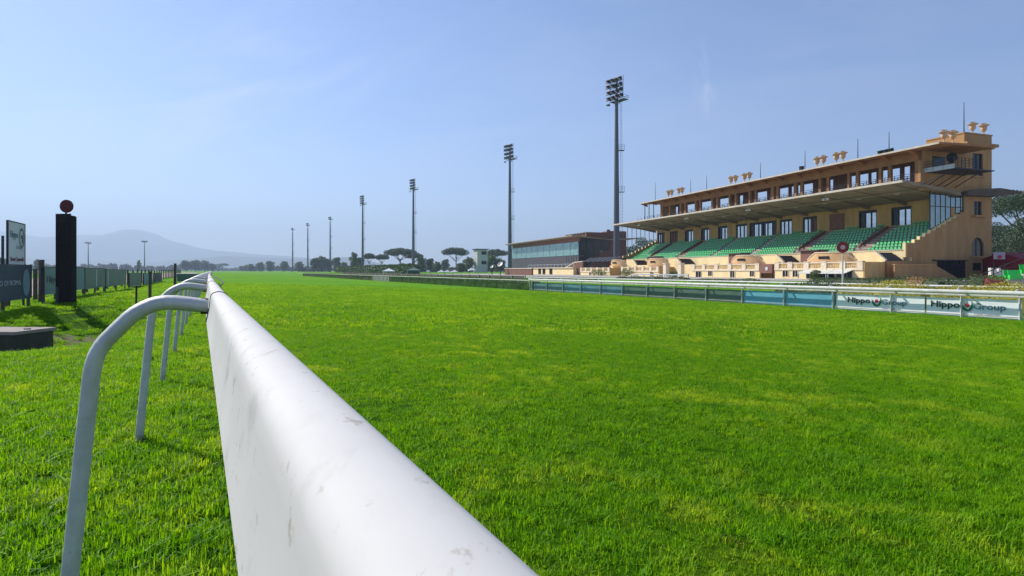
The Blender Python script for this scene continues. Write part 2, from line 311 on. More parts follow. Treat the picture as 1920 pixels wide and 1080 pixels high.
def grass_mat(name, blades):
    m = bpy.data.materials.new(name); m.use_nodes = True; n = m.node_tree.nodes; l = m.node_tree.links
    b = n['Principled BSDF']; b.inputs['Roughness'].default_value = .55 if blades else .9; b.inputs['Specular IOR Level'].default_value = .15 if blades else .03
    g = n.new('ShaderNodeNewGeometry')
    def nz(scale, detail, st=None, rough=.6, dist=0):
        mp = n.new('ShaderNodeMapping'); l.new(g.outputs['Position'], mp.inputs[0]); mp.inputs['Rotation'].default_value = (0, 0, -T1)
        if st: mp.inputs['Scale'].default_value = st
        x = n.new('ShaderNodeTexNoise'); l.new(mp.outputs[0], x.inputs['Vector']); x.inputs['Scale'].default_value = scale; x.inputs['Detail'].default_value = detail; x.inputs['Roughness'].default_value = rough; x.inputs['Distortion'].default_value = dist
        return x.outputs['Fac']
    def rng(src, a, b_, c=0, d=1):
        x = n.new('ShaderNodeMapRange'); x.interpolation_type = 'SMOOTHSTEP'; l.new(src, x.inputs[0]); x.inputs[1].default_value = a; x.inputs[2].default_value = b_; x.inputs[3].default_value = c; x.inputs[4].default_value = d; return x.outputs[0]
    def mix(f, a, b_):
        x = n.new('ShaderNodeMix'); x.data_type = 'RGBA'
        l.new(f, x.inputs[0])
        for i, c in ((6, a), (7, b_)):
            if isinstance(c, tuple): x.inputs[i].default_value = (*c, 1)
            else: l.new(c, x.inputs[i])
        return x.outputs[2]
    k = 1.0
    cA = (.092, .285, .001); cB = (.225, .45, .001); cC = (.44, .55, .04); cD = (.16 * k, .12 * k, .035 * k)
    big = rng(nz(.11, 3, (1, .35, 1)), .35, .65)
    c = mix(big, cA, cB)
    c = mix(rng(nz(4.2, 6, (1, .8, 1), .7, .5), .38, .62), cA, c)
    pat = rng(nz(1.7, 9, (1, .8, 1), .74, .4), .44, .68)
    pat2 = rng(nz(.35, 4), .38, .62, .12, .85)
    mu = n.new('ShaderNodeMath'); mu.operation = 'MULTIPLY'; l.new(pat, mu.inputs[0]); l.new(pat2, mu.inputs[1])
    c = mix(mu.outputs[0], c, cC)
    br = rng(nz(3.1, 6, None, .68), .63, .72, 0, .75)
    c = mix(br, c, cD)
    if blades:
        rf = n.new('ShaderNodeMapRange'); l.new(g.outputs['Random Per Island'], rf.inputs[0]); rf.inputs[3].default_value = 0; rf.inputs[4].default_value = .62
        rr_ = n.new('ShaderNodeMath'); rr_.operation = 'POWER'; l.new(rf.outputs[0], rr_.inputs[0]); rr_.inputs[1].default_value = 2.2
        c = mix(rr_.outputs[0], c, (.40, .52, .03))
        rd = rng(g.outputs['Random Per Island'], .38, .0, 0, .65); c = mix(rd, c, (.022, .10, .002))
    c = mix(rng(nz(9.5, 5, (1, .8, 1), .75, .4), .50, .68, 0, .7), c, (.035, .125, .002))
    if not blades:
        fine = rng(nz(3.5, 10, (1, .7, 1), .8), .35, .66)
        c = mix(fine, tuple(x * .72 for x in cA), c)
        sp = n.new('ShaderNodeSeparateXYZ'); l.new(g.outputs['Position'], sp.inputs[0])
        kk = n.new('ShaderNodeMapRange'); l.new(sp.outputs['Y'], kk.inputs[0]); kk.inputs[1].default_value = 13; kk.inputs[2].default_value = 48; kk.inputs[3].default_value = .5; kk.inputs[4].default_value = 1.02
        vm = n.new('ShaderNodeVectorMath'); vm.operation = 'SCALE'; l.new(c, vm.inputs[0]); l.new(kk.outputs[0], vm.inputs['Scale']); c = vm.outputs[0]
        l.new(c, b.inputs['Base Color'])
        bp = n.new('ShaderNodeBump'); l.new(nz(22, 6, None, .75), bp.inputs['Height']); bp.inputs['Strength'].default_value = .9; bp.inputs['Distance'].default_value = .05; l.new(bp.outputs[0], b.inputs['Normal'])
    else:
        fine = rng(nz(45, 2), .3, .7)
        c = mix(fine, c, cB) if False else c
        l.new(c, b.inputs['Base Color'])
        tr = n.new('ShaderNodeBsdfTranslucent')
        mc = n.new('ShaderNodeMix'); mc.data_type = 'RGBA'; mc.blend_type = 'MULTIPLY'; mc.inputs[0].default_value = 1
        l.new(c, mc.inputs[6]); mc.inputs[7].default_value = (2.2, 1.9, .6, 1); l.new(mc.outputs[2], tr.inputs['Color'])
        ms = n.new('ShaderNodeMixShader'); ms.inputs[0].default_value = .45; l.new(b.outputs[0], ms.inputs[1]); l.new(tr.outputs[0], ms.inputs[2]); l.new(ms.outputs[0], n['Material Output'].inputs['Surface'])
    return m
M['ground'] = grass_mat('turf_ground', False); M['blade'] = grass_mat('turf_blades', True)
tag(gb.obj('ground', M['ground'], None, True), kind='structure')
M['sand'] = mat('sand_track', (.36, .27, .21), (.28, .205, .155), .25, .95, .3, 3, coord='World')
M['pave'] = mat('pale_pavement', (.40, .37, .33), (.32, .29, .26), .5, .9, .1, 5, coord='World')
M['soil'] = mat('dry_soil_and_straw', (.115, .07, .025), (.055, .09, .010), 9, .95, .5, 30, coord='World')
dv = []
dp = []
for (x0, y0), (x1, y1) in zip(DITCH, DITCH[1:]):
    for q in range(6): dp.append((x0 + (x1 - x0) * q / 6, y0 + (y1 - y0) * q / 6))
dp = [p for p in dp if p[1] < 21]
for i, p in enumerate(dp):
    a = dp[max(0, i - 1)]; b = dp[min(len(dp) - 1, i + 1)]; d = Vector((b[0] - a[0], b[1] - a[1])).normalized(); W_ = 1.05 + .3 * mnoise.noise(Vector((i * .7, 3, 0)))
    if i < 2 or i > len(dp) - 3: W_ *= .4
    for j in range(-4, 5): s_, t_ = p[0] + d.y * j / 4 * W_, p[1] - d.x * j / 4 * W_; dv.append(tk(s_, t_, gz_st(s_, t_) + .03 - .03 * (abs(j) == 4)))
tag(MB().add(dv, [(i * 9 + j, i * 9 + j + 1, (i + 1) * 9 + j + 1, (i + 1) * 9 + j) for i in range(len(dp) - 1) for j in range(8)]).obj('ditch_soil', M['soil'], None, True), kind='structure')
def sheet(name, s0, s1, t0, t1, m, dz, n=24, zfix=None):
    v = []; 
    for j in range(n + 1):
        for i in range(7):
            s = s0 + (s1 - s0) * i / 6; t = t0 + (t1 - t0) * j / n
            v.append(tk(s, t, (gz_st(s, t) if zfix is None else zfix) + dz))
    return tag(MB().add(v, [(j * 7 + i, j * 7 + i + 1, (j + 1) * 7 + i + 1, (j + 1) * 7 + i) for j in range(n) for i in range(6)]).obj(name, m, None, True), kind='structure')
sheet('sand_track', -26, -7.5, -20, 420, M['sand'], .012, 44)
sheet('pavement', 58.5, 140, -30, 190, M['pave'], .02, 22)
sheet('dirt_track', 38.2, 41.2, -10, 290, M['pave'], .06, 60)

# ------------------------------------------------------------------ near running rail (left)
def railx(Y):
    pts = [(-3, -1.218 + .542 * 5.3), (2.3, -1.218), (4.65, -2.47), (7, -3.715), (15, -7.93), (60, -31.31), (140, -73)]
    for (a, xa), (b, xb) in zip(pts, pts[1:]):
        if Y <= b or b == 140: return xa + (xb - xa) * (Y - a) / (b - a)
rr = thing('running_rail', 'white running rail on curved posts along the near left edge of the turf', 'rail', (0, 0, 0))
SEC = [(.084, -.150), (.082, -.128), (.0775, -.110), (.070, -.0975), (.062, -.0915), (.052, -.0880), (.041, -.0868), (.031, -.0885), (.0225, -.0915), (.0165, -.0975), (.0135, -.106), (.0118, -.120), (.008, -.150), (.002, -.180), (-.003, -.200), (.001, -.207), (.045, -.212), (.080, -.207), (.085, -.195)]
def rail_section(y0, y1, n=6):
    # section: (s offset from the left face, drop below the camera), rounded top
    sec = SEC; k = len(sec); vs = []
    for i in range(n + 1):
        Y = y0 + (y1 - y0) * i / n; X = railx(Y); e = .05
        d = Vector((railx(Y + e) - railx(Y - e), 2 * e, 0)).normalized(); nrm = Vector((d.y, -d.x, 0))
        for s, z in sec: p = Vector((X, Y, HC + z)) + nrm * s; vs.append(p)
    mb = MB(); mb.add(vs, [(i * k + j, i * k + (j + 1) % k, (i + 1) * k + (j + 1) % k, (i + 1) * k + j) for i in range(n) for j in range(k)] + [tuple(range(k)), tuple(range(n * k, (n + 1) * k))[::-1]])
    return mb
posts_y = [2.3 + 2.35 * i for i in range(-2, 25)]
rail_section(-2.9, 2.29, 40).obj('top_rail', M['rail'], rr, True)
prev = 2.302
for i in range(3, len(posts_y)):
    rail_section(prev + .004, posts_y[i] - .004, 5).obj('top_rail', M['rail'], rr, True); prev = posts_y[i]
def ring(Y):
    sec = [(.044 + (x - .044) * 1.06, -.15 + (z + .15) * 1.05) for x, z in SEC]
    vs = []; k = len(sec)
    for yy in (Y - .008, Y + .008):
        X = railx(yy); d = Vector((railx(Y + .3) - railx(Y - .3), .6, 0)).normalized(); nrm = Vector((d.y, -d.x, 0))
        for s, z in sec: vs.append(Vector((X, yy, HC + z)) + nrm * s)
    # the ring lies in the section plane
    return MB().add(vs, [(j, (j + 1) % k, k + (j + 1) % k, k + j) for j in range(k)] + [tuple(range(k)), tuple(range(k, 2 * k))[::-1]])
ARM = [(-.004, .142), (.03, .138), (.07, .131), (.11, .1255), (.143, .124), (.18, .130), (.215, .146), (.25, .170), (.280, .202), (.312, .238), (.339, .270), (.359, .308), (.371, .350), (.38, .42), (.44, 1.11), (.47, 1.45)]
def smooth_path(p, it=2):
    for _ in range(it):
        q = [p[0]]
        for a, b in zip(p, p[1:]): q += [tuple(x * .75 + y * .25 for x, y in zip(a, b)), tuple(x * .25 + y * .75 for x, y in zip(a, b))]
        p = q + [p[-1]]
    return p
armp = smooth_path(ARM, 1)
arm_mesh = MB().tube([(-q, 0, HC - d) for q, d in armp], .046, 16, .0285, up=(0, 1, 0))
am = None
for i, Y in enumerate(posts_y):
    if Y < 1: 
        continue
    d = Vector((railx(Y + .3) - railx(Y - .3), .6, 0)).normalized()
    zr = gz(railx(Y), Y)
    if am is None:
        # oval tube: wide along the rail, thin in the bend plane
        vs = []; n = 16; k = len(armp)
        P = [Vector((-q, 0, HC - dd)) for q, dd in armp]
        for j, p in enumerate(P):
            dd = (P[min(j + 1, k - 1)] - P[max(j - 1, 0)]).normalized(); a = Vector((0, 1, 0)); b = dd.cross(a).normalized()
            for h in range(n):
                t = 2 * math.pi * h / n; ca, sa = math.cos(t), math.sin(t)
                vs.append(p + a * (.041 * ca) + b * (.0285 * sa))
        mb = MB().add(vs, [(j * n + h, j * n + (h + 1) % n, (j + 1) * n + (h + 1) % n, (j + 1) * n + h) for j in range(k - 1) for h in range(n)] + [tuple(range(n)), tuple(range((k - 1) * n, k * n))[::-1]])
        o = mb.obj('post', M['post'], rr, True); am = o.data
    else:
        o = bpy.data.objects.new('post', am); C.objects.link(o); o.parent = rr
    o.location = (railx(Y), Y, 0); o.rotation_euler = (0, 0, math.atan2(d.y, d.x) - math.pi / 2)
    if Y < 40:
        ring(Y).obj('joint_ring', M['rubber'], rr, True)
        # dark sleeve where the arm enters the rail
        nrm = Vector((d.y, -d.x, 0)); J = Vector((railx(Y), Y, HC - .142))
        MB().tube([J - nrm * .022, J + nrm * .004], .0325, 14).obj('collar', M['dark'], rr, True)
cb = MB().tube(smooth_path([(-2.30, 4.46, 1.17), (-2.31, 4.62, 1.22), (-2.52, 5.0, 1.235), (-2.9, 5.6, 1.262)], 2), .006, 6)
tag(cb.obj('loose_cable', M['rubber']), 'thin dark cable end sticking out beside the near white rail', 'cable')
# green banner on the piece of rail that turns off to the left
bn = thing('banner', 'pale green banner on a white frame where the left rail turns away', 'banner', at(363, 60, z=0))
MB().box(-1.7, 1.7, -.02, .02, .18, .93).obj('sheet', M['dgreen'], bn)
f = MB(); f.tube([(-1.8, 0, 0), (-1.8, 0, .92), (-1.7, 0, .97), (1.8, 0, .97)], .045, 8); f.tube([(0, .05, 0), (0, .05, .9)], .03, 6); f.tube([(-1.7, 0, .16), (1.8, 0, .16)], .02, 6)
f.obj('frame', M['white'], bn, True)

# ------------------------------------------------------------------ right fence with banners
S0 = 31.7
rf = thing('track_fence', 'white rail fence with curved posts along the right side of the turf', 'fence', (0, 0, 0), T1)
def fz(t): return gz_st(S0, t)
tA, tB = -8, t_of_u(997, S0)
pts_t = sorted([t_of_u(1803, S0) + 3.21 * i for i in range(-6, 17)] + [t_of_u(1913, S0)])
pts_t = [t for t in pts_t if t < tB]
rail_pts = [(S0 - .42, t, fz(t) + 1.26) for t in [tA] + pts_t] + [(S0 - .42, tB - .8, fz(tB) + 1.26), (S0 - .40, tB - .15, fz(tB) + 1.18), (S0 - .2, tB + .15, fz(tB) + .8), (S0 - .05, tB + .2, fz(tB) + .05)]
MB().tube(rail_pts, .07, 12, .10).obj('top_rail', M['white'], rf, True)
MB().tube([(S0 - .06, t, fz(t) + 1.10) for t in [tA] + pts_t + [tB]], .03, 8, .055).obj('lower_rail', M['white'], rf, True)
MB().tube([(S0 + .0, t, fz(t) + .17) for t in [tA] + pts_t + [tB]], .02, 8).obj('bottom_bar', M['conc'], rf, True)
gp = smooth_path([(S0 - .02, -.05), (S0 - .02, 1.02), (S0 - .03, 1.28), (S0 - .14, 1.41), (S0 - .30, 1.38), (S0 - .42, 1.28)], 2)
base = MB().tube([(x, 0, z) for x, z in gp], .055, 10, .045, up=(0, 1, 0)).obj('post', M['white'], rf, True)
for i, t in enumerate(pts_t + [tB]):
    o = base if i == 0 else base.copy()
    if i: C.objects.link(o); o.parent = rf
    o.location = (0, t, fz(t))
def banner(u0, u1, m, label, z0=.10, z1=.95, texts=(), name='banner'):
    t0, t1 = t_of_u(u1, S0), t_of_u(u0, S0); tc_ = (t0 + t1) / 2
    g = gz_st(S0, tc_)
    o = thing(name, label, 'banner', tk(S0, tc_, g), T1, 'advertising banners along the track fence')
    h = (t1 - t0) / 2 - .004; mb = MB(); nx, nz_ = 24, 8; vs = []
    rx = random.random() * 50
    for side in (0, 1):
        for j in range(nz_ + 1):
            for i in range(nx + 1):
                y = -h + 2 * h * i / nx; z = z0 + (z1 - z0) * j / nz_
                sag = .02 * abs(math.sin(i / nx * math.pi * 3)) * (j / nz_) ** 3
                vs.append((.05 + side * .008 + .012 * mnoise.noise(Vector((y * 1.3 + rx, z * 2, 0))), y, z - sag))
    q = (nx + 1) * (nz_ + 1)
    fs = [(j * (nx + 1) + i, j * (nx + 1) + i + 1, (j + 1) * (nx + 1) + i + 1, (j + 1) * (nx + 1) + i) for j in range(nz_) for i in range(nx)]
    mb.add(vs, fs + [tuple(q + x for x in f_[::-1]) for f_ in fs])
    mb.obj('sheet', m, o, True)
    e = MB(); e.box(.046, .068, -h, h, z0 - .035, z0 - .004); e.obj('hem', M['lgrey'], o)
    for kind, ua, ub, zz, hh, mm in texts:
        ya, yb = t_of_u(ua, S0) - tc_, t_of_u(ub, S0) - tc_
        if kind == 'logo':
            cy = (ya + yb) / 2; rx_ = abs(ya - yb) / 2
            a = MB(); disc(a, (.022, cy, zz + hh * .55), (0, -1, 0), (0, 0, 1), rx_, hh * .62, 24, .55, 165, 300, taper=True); disc(a, (.021, cy, zz + hh * .55), (0, -1, 0), (0, 0, 1), rx_ * 1.02, hh * .62, 24, .6, 262, 398, taper=True)
            a.obj('logo_ring', M['txtg'], o)
            b = MB(); disc(b, (.020, cy, zz + hh * .52), (0, -1, 0), (0, 0, 1), .095, .095, 18); b.obj('logo_ball', M['ball'], o)
            for dy, dz, r_ in ((-.10, hh * .98, .022), (.02, hh * 1.08, .026), (-.02, hh * .86, .018)):
                c_ = MB(); disc(c_, (.020, cy + dy, zz + dz), (0, -1, 0), (0, 0, 1), r_, r_, 10); c_.obj('logo_dot', M['tealb'], o)
        else:
            text_obj(kind, 'lettering', mm, o, (.022, ya, zz), (0, -1, 0), (0, 0, 1), abs(yb - ya), hh, .004, .022 if hh > .2 else 0)
    return o
bl = [(1000, 1026.5, 'teal', 'farthest narrow grey-teal banner at the left end of the white track fence'),
      (1026.5, 1055.5, 'teal', 'small teal banner, second from the far end of the track fence'),
      (1055.5, 1089.5, 'tealb', 'teal banner third from the far end of the track fence'),
      (1089.5, 1127.5, 'tealb', 'bluish teal banner fourth from the far end of the track fence'),
      (1127.5, 1168.5, 'tealb', 'bluish teal banner with lighter middle, last teal one before the dull green row'),
      (1168.5, 1212.5, 'dgreen', 'dull green banner right after the teal ones on the track fence'),
      (1212.5, 1265.5, 'dgreen', 'second dull green banner after the teal ones'),
      (1265.5, 1324.5, 'dgreen', 'third dull green banner, in the middle of the track fence'),
      (1324.5, 1393, 'dgreen', 'widest dull green banner, just left of the blue ones'),
      (1393, 1471, 'blue', 'bright blue banner next to the dull green row'),
      (1471, 1565, 'blue', 'bright blue banner touching the white lettered banner')]
for u0, u1, m, lb in bl: banner(u0, u1, M[m], lb)
banner(1567, 1733, M['wvinyl'], 'white banner reading Hippo Group beside the blue banners', .10, .96,
       texts=[('Hippo', 1589, 1631, .38, .40, M['txt']), ('logo', 1634, 1652, .36, .50, None), ('Group', 1653, 1699, .36, .38, M['txtb']), ('Roma Capannelle', 1652, 1686, .22, .10, M['lgrey'])])
banner(1736, 1916, M['wvinyl'], 'white banner reading Hippo Group nearest the right edge of the photo', .10, .96,
       texts=[('Hippo', 1745, 1799, .38, .40, M['txt']), ('logo', 1802, 1824, .36, .50, None), ('Group', 1824, 1886, .36, .38, M['txtb']), ('Roma Capannelle', 1824, 1872, .22, .10, M['lgrey'])])
banner(1919, 2150, M['wvinyl'], 'blank white banner cut off by the right edge of the photo', .10, .96)

# ------------------------------------------------------------------ hedges and planting
def hedge(name, label, s0, s1, t0, t1, h, m, dens=60, leaf=.16, top_noise=.12, cat='hedge', group=None, zoff=0.0):
    o = thing(name, label, cat, tk((s0 + s1) / 2, (t0 + t1) / 2, 0), T1, group)
    cx, cy = (s0 + s1) / 2, (t0 + t1) / 2; mb = MB(); ln = t1 - t0
    nseg = max(4, int(ln / .5)); 
    core = MB(); vs = []; 
    prof = [(-.5, 0), (-.52, .55), (-.40, .93), (0, .97), (.40, .93), (.52, .55), (.5, 0)]
    for i in range(nseg + 1):
        y = -ln / 2 + ln * i / nseg; g = gz_st(cx, cy + y) + zoff
        hh = h * (1 + top_noise * mnoise.noise(Vector((y * .5, cx, 3))) )
        for px, pz in prof:
            vs.append((px * (s1 - s0) * (.86 + .18 * mnoise.noise(Vector((y * .8, px * 3, cx)))), y, g + pz * hh * .92))
    k = len(prof)
    core.add(vs, [(i * k + j, i * k + j + 1, (i + 1) * k + j + 1, (i + 1) * k + j) for i in range(nseg) for j in range(k - 1)] + [tuple(range(k)), tuple(range(nseg * k, (nseg + 1) * k))[::-1]])
    cnt = int(dens * ln * (h * 2 + (s1 - s0)))
    for _ in range(cnt):
        y = random.uniform(-ln / 2, ln / 2); q = random.random() * (2 * h + (s1 - s0)); W = (s1 - s0) / 2
        hh = h * (1 + top_noise * mnoise.noise(Vector((y * .5, cx, 3)))); g = gz_st(cx, cy + y) + zoff
        if q < h: p = (-W * random.uniform(.85, 1.06), y, g + random.random() * hh)
        elif q < 2 * h: p = (W * random.uniform(.85, 1.06), y, g + random.random() * hh)
        else: p = (random.uniform(-W, W), y, g + hh * random.uniform(.9, 1.08))
        mb.leaf(p, leaf * random.uniform(.6, 1.3))
    core.mi(0); mb.cm = 0
    core.obj('foliage_core', M['bark'] if h > .9 and s1 - s0 < 1.5 and dens < 50 else m, o)  # solid inner hull; bark colour in sparse hedges stands in for gap shade
    mb.obj('foliage', m, o)
    return o
tH0 = tB + .5
hedge('hedge', 'long clipped laurel hedge behind the white rail left of the track fence', S0 + .25, S0 + 1.5, tH0, t_of_u(727, S0), 1.25, M['hedge'], 95, .13, .05)
hedge('hedge', 'far stretch of laurel hedge beyond the gap with white pickets', S0 + .25, S0 + 1.5, t_of_u(698, S0), 245, 1.18, M['hedge'], 30, .24, .08)
hr = thing('hedge_rail', 'thin white rail running along the top front of the laurel hedge', 'rail', (0, 0, 0), T1)
tend = 262
ts = brk([(tB - .5, 262, 8)])
MB().tube([(S0 + .10, t, gz_st(S0, t) + 1.13) for t in ts], .05, 8).obj('top_rail', M['white'], hr, True)
pb = MB().tube([(S0 + .12, 0, 0), (S0 + .12, 0, 1.12)], .016, 6).obj('post', M['wood'], hr)
i = 0; t = tB + 3
while t < 250:
    o = pb if i == 0 else pb.copy()
    if i: C.objects.link(o); o.parent = hr
    o.location = (0, t, gz_st(S0, t)); i += 1; t += 3.2 if t < 150 else 8
pk = thing('picket_gate', 'gate of white pickets in the gap of the laurel hedge', 'gate', tk(S0 + .2, t_of_u(712, S0), gz_st(S0, 118)), T1)
h0, h1 = t_of_u(727, S0) - t_of_u(712, S0), t_of_u(698, S0) - t_of_u(712, S0)
mb = MB(); n = 13
for i in range(n): y = h0 + (h1 - h0) * i / (n - 1); mb.box(-.06, .06, y - .13, y + .13, 0, 1.05)
mb.obj('picket', M['white'], pk)
MB().box(.2, .3, h0, h1, 0, .95).obj('backing_board', M['wood'], pk)
# second rail, yellow and dark planting between the rails and the stand
r2 = thing('inner_rail', 'thin white rail on low posts beyond the golden hedges in front of the grandstand', 'rail', (0, 0, 0), T1)
ts = brk([(2, 110, 6)])
MB().tube([(42, t, .30) for t in ts], .075, 8).obj('top_rail', M['white'], r2, True)
pb = MB().tube([(42, 0, -.9), (42, 0, .22)], .06, 8).obj('post', M['white'], r2)
for i, u in enumerate((1843, 1483, 1700, 1590, 1404, 1345, 1290, 1250, 1220)):
    o = pb if i == 0 else pb.copy()
    if i: C.objects.link(o); o.parent = r2
    o.location = (0, t_of_u(u, 42), 0)
def hz(u0, u1, s, v_top, m, name, label, wdt=1.2, leaf=.085, dens=170, tn=.25, cat='hedge'):
    t0, t1 = t_of_u(u1, s), t_of_u(u0, s); tm = (t0 + t1) / 2; Y = s * ST + tm * CT
    ztop = HC - (v_top - V0) / F * Y; g = gz_st(s, tm); h = max(.35, ztop - g)
    return hedge(name, label, s - wdt / 2, s + wdt / 2, t0, t1, h, m, dens, leaf, tn, cat)
hz(1580, 1735, 36.5, 530.5, M['yellow'], 'golden_hedge', 'bright yellow-green clipped hedge below the round red sign', 1.2)
hz(1755, 1990, 36.5, 534, M['yellow'], 'golden_hedge', 'bright yellow-green clipped hedge at the right end behind the lettered banners', 1.2)
hz(1460, 1578, 36.5, 529.5, M['privet'], 'low_hedge', 'low dark and yellow mottled hedge left of the round red sign', 1.1)
hz(1640, 1830, 47, 523, M['privet'], 'dark_hedge', 'dark clipped hedge in front of the grandstand end wall', 1.4)
hz(1525, 1636, 49, 522, M['privet'], 'dark_hedge', 'dark clipped hedge in front of the terrace awning', 1.4)
hz(1700, 1735, 45.5, 523.5, M['dryp'], 'bronze_shrub', 'bronze feathery shrub standing before the dark hedge', 1.2, .09, 160, .4, 'shrub')
hz(1738, 1765, 45.5, 526, M['olive'], 'low_shrub', 'rounded yellow-green shrub right of the bronze shrub', 1.2, .08, 170, .4, 'shrub')
hz(1826, 1850, 46.5, 522, M['olive'], 'low_shrub', 'small olive shrub at the foot of the diagonal handrail', 1.2, .08, 170, .5, 'shrub')
hz(1853, 1884, 46.5, 523.5, M['flower'], 'flower_bed', 'bed of red flowers beside the green seats', 1.3, .075, 190, .4, 'flower bed')
hz(1300, 1440, 52, 524, M['olive'], 'low_hedge', 'low olive hedge in front of the middle terrace', 1.2, .16, 50, .5)
hz(1160, 1290, 54, 522.5, M['privet'], 'low_hedge', 'low dark hedge in front of the left terrace', 1.2, .18, 40, .4)
hz(1002, 1120, 50, 520, M['hedge'], 'low_hedge', 'bright green low hedge behind the far end of the track fence', 1.6, .2, 22, .2)

# ------------------------------------------------------------------ round course signs
cs = thing('course_marker', 'round red disc with pale centre on a white pole before the grandstand', 'sign', at(1580, 45, z=0))
MB().tube([(0, 0, -.7), (0, 0, 2.6)], .055, 10).obj('pole', M['white'], cs)
def vdisc(r, th, y): 
    mb = MB(); n = 28; vs = [(r * math.cos(6.2832 * i / n), yy, r * math.sin(6.2832 * i / n)) for yy in (y, y + th) for i in range(n)]
    return mb.add(vs, [tuple(range(n)), tuple(range(n, 2 * n))[::-1]] + [(i, n + i, n + (i + 1) % n, (i + 1) % n) for i in range(n)])
o = vdisc(.43, .05, -.14).obj('disc', M['red'], cs); o.location = (0, 0, 3.12)
o = vdisc(.17, .02, -.165).obj('disc_centre', M['pink'], cs); o.location = (0, 0, 3.12)
cs.rotation_euler = (0, 0, -R(25))
# black pylon on the left
Yp = 20.0; py = thing('timing_pylon', 'tall black boarded pylon topped by a dark red disc', 'pylon', at(124, Yp, z=gz(at(124, Yp, z=0).x, Yp) - .08), 0.0)
mb = MB(); mb.box(-.25, .25, -.06, .09, -.05, 3.14)
for q in range(5): mb.box(-.253 + q * .1025, -.253 + q * .1025 + .094, -.095 + .004 * (q % 2), -.062, -.05, 3.16 - .02 * (q % 3))
for zz in (.7, 2.2): mb.box(-.255, .255, -.108, -.0955, zz, zz + .06)
mb.obj('body', M['black'], py)
mb = MB(); mb.box(-.28, -.258, -.11, .11, -.05, 3.2); mb.box(.258, .28, -.11, .11, -.05, 3.12); mb.box(-.25, .25, -.115, -.093, 2.9, 3.2); mb.tube([(0, 0, 3.1), (0, 0, 3.3)], .03, 8)
mb.obj('frame', M['black'], py)
o = vdisc(.225, .05, -.03).obj('disc', M['dred'], py); o.location = (.02, 0, 3.47)
mb = MB(); mb.tube([(-.02, -.36, -.05), (-.02, -.36, .62)], .05, 10); mb.tube([(-.02, -.36, .62), (-.02, -.36, .68)], [.05, .02], 10); mb.obj('bollard', M['dark'], py, True)

# ------------------------------------------------------------------ left boards
SB = -5.2
def board(u0, u1, z0, z1, m, label, legs=2, s=SB, stripes=(), texts=(), name='advertising_board', group='boards along the left fence'):
    t0, t1 = t_of_u(u0, s), t_of_u(u1, s); g = gz_st(s, t0); tm = (t0 + t1) / 2; h = (t1 - t0) / 2
    o = thing(name, label, 'board', tk(s, tm, g), T1, group)
    MB().box(-.03, .03, -h, h, z0, z1).obj('panel', m, o)
    e = MB(); e.box(-.035, .04, -h, h, z1 + .003, z1 + .035); e.box(-.03 if s < -5.3 else -.05, .03 if s < -5.3 else .045, -h - (.012 if s < -5.3 else .04), -h - .004, z0, z1 + .035); e.box(-.05, .045, h + .004, h + .04, z0, z1 + .035); e.obj('frame', M['dark'], o)
    for i in range(legs):
        y = -h + .1 + (2 * h - .2) * (i / max(1, legs - 1)); MB().box(-.05, .02, y - .05, y + .05, -.1, z0 - .003).obj('leg', M['wood'], o)
    for us in stripes:
        y = t_of_u(us, s) - tm; MB().box(.033, .045, y - .14, y + .14, z0 + .08, z1 - .05).obj('pale_strip', M['lgrey'], o)
    for kind, ua, ub, zz, hh, mm in texts:
        ya, yb = t_of_u(ua, s) - tm, t_of_u(ub, s) - tm
        if kind == 'logo':
            mb = MB(); disc(mb, (.04, (ya + yb) / 2, zz), (0, 1, 0), (0, 0, 1), abs(yb - ya) / 2, hh, 28, .80, 20, 400); disc(mb, (.04, (ya + yb) / 2 + .02, zz - hh * .1), (0, 1, 0), (0, 0, 1), abs(yb - ya) / 5, hh * .45, 16, .1, -100, 160)
            mb.obj('logo', mm, o)
        elif kind == 'oval':
            mb = MB(); disc(mb, (.04, (ya + yb) / 2, zz), (0, 1, 0), (0, 0, 1), abs(yb - ya) / 2, hh, 24); mb.obj('oval_print', mm, o)
        else: text_obj(kind, 'lettering', mm, o, (.038, ya, zz), (0, 1, 0), (0, 0, 1), abs(yb - ya), hh, .004)
    return o
board(-60, 56, .30, 1.32, M['navy'], 'navy blue board with pale lettering at the left edge of the photo', 3,
      texts=[('ESCCIO DI ROMA', -28, 36, .74, .15, M['lgrey']), ('oval', 40, 53, .80, .42, M['txtb'])])
board(81, 106, .32, 1.27, M['teal'], 'teal board lettered Hippo just left of the black pylon', 2, texts=[('Hippo', 86, 106, .68, .30, M['txt'])])
board(107, 157, .32, 1.27, M['teal'], 'plain teal board partly hidden behind the black pylon', 3)
board(158, 196, .30, 1.25, M['dgreen'], 'dark green board right of the black pylon with a pale strip', 3, stripes=(179,))
board(197, 235, .30, 1.25, M['dgreen'], 'dark green board at the end of the joined row right of the pylon', 3, stripes=(201,))
board(242, 264, .10, 1.05, M['dgreen'], 'square dark green board standing alone after the joined row', 2)
board(269, 285, .06, 1.0, M['tealb'], 'narrow blue-grey board, second last along the left fence', 2)
board(288, 303, .06, .98, M['pgrey'], 'dark grey board, farthest along the left fence', 2)
sg = board(14, 44, 1.38, 2.70, M['signw'], 'pale grey upright sign with round logo standing behind the navy board', 0, s=-5.5, name='upright_sign', group=None,
      texts=[('Hippo', 16, 31, 2.16, .28, M['txtb']), ('logo', 33.5, 42.5, 2.25, .32, M['txt']), ('Group', 28, 39, 1.85, .17, M['lgrey']), ('Roma Capannelle', 17, 42, 1.47, .17, M['txtr'])])
for u in (10.5, 48.5):
    y = t_of_u(u, -5.55) - t_of_u(29.5, -5.55); MB().box(-.09, -.04, y - .04, y + .04, -.1, 2.25).obj('leg', M['dark'], sg)
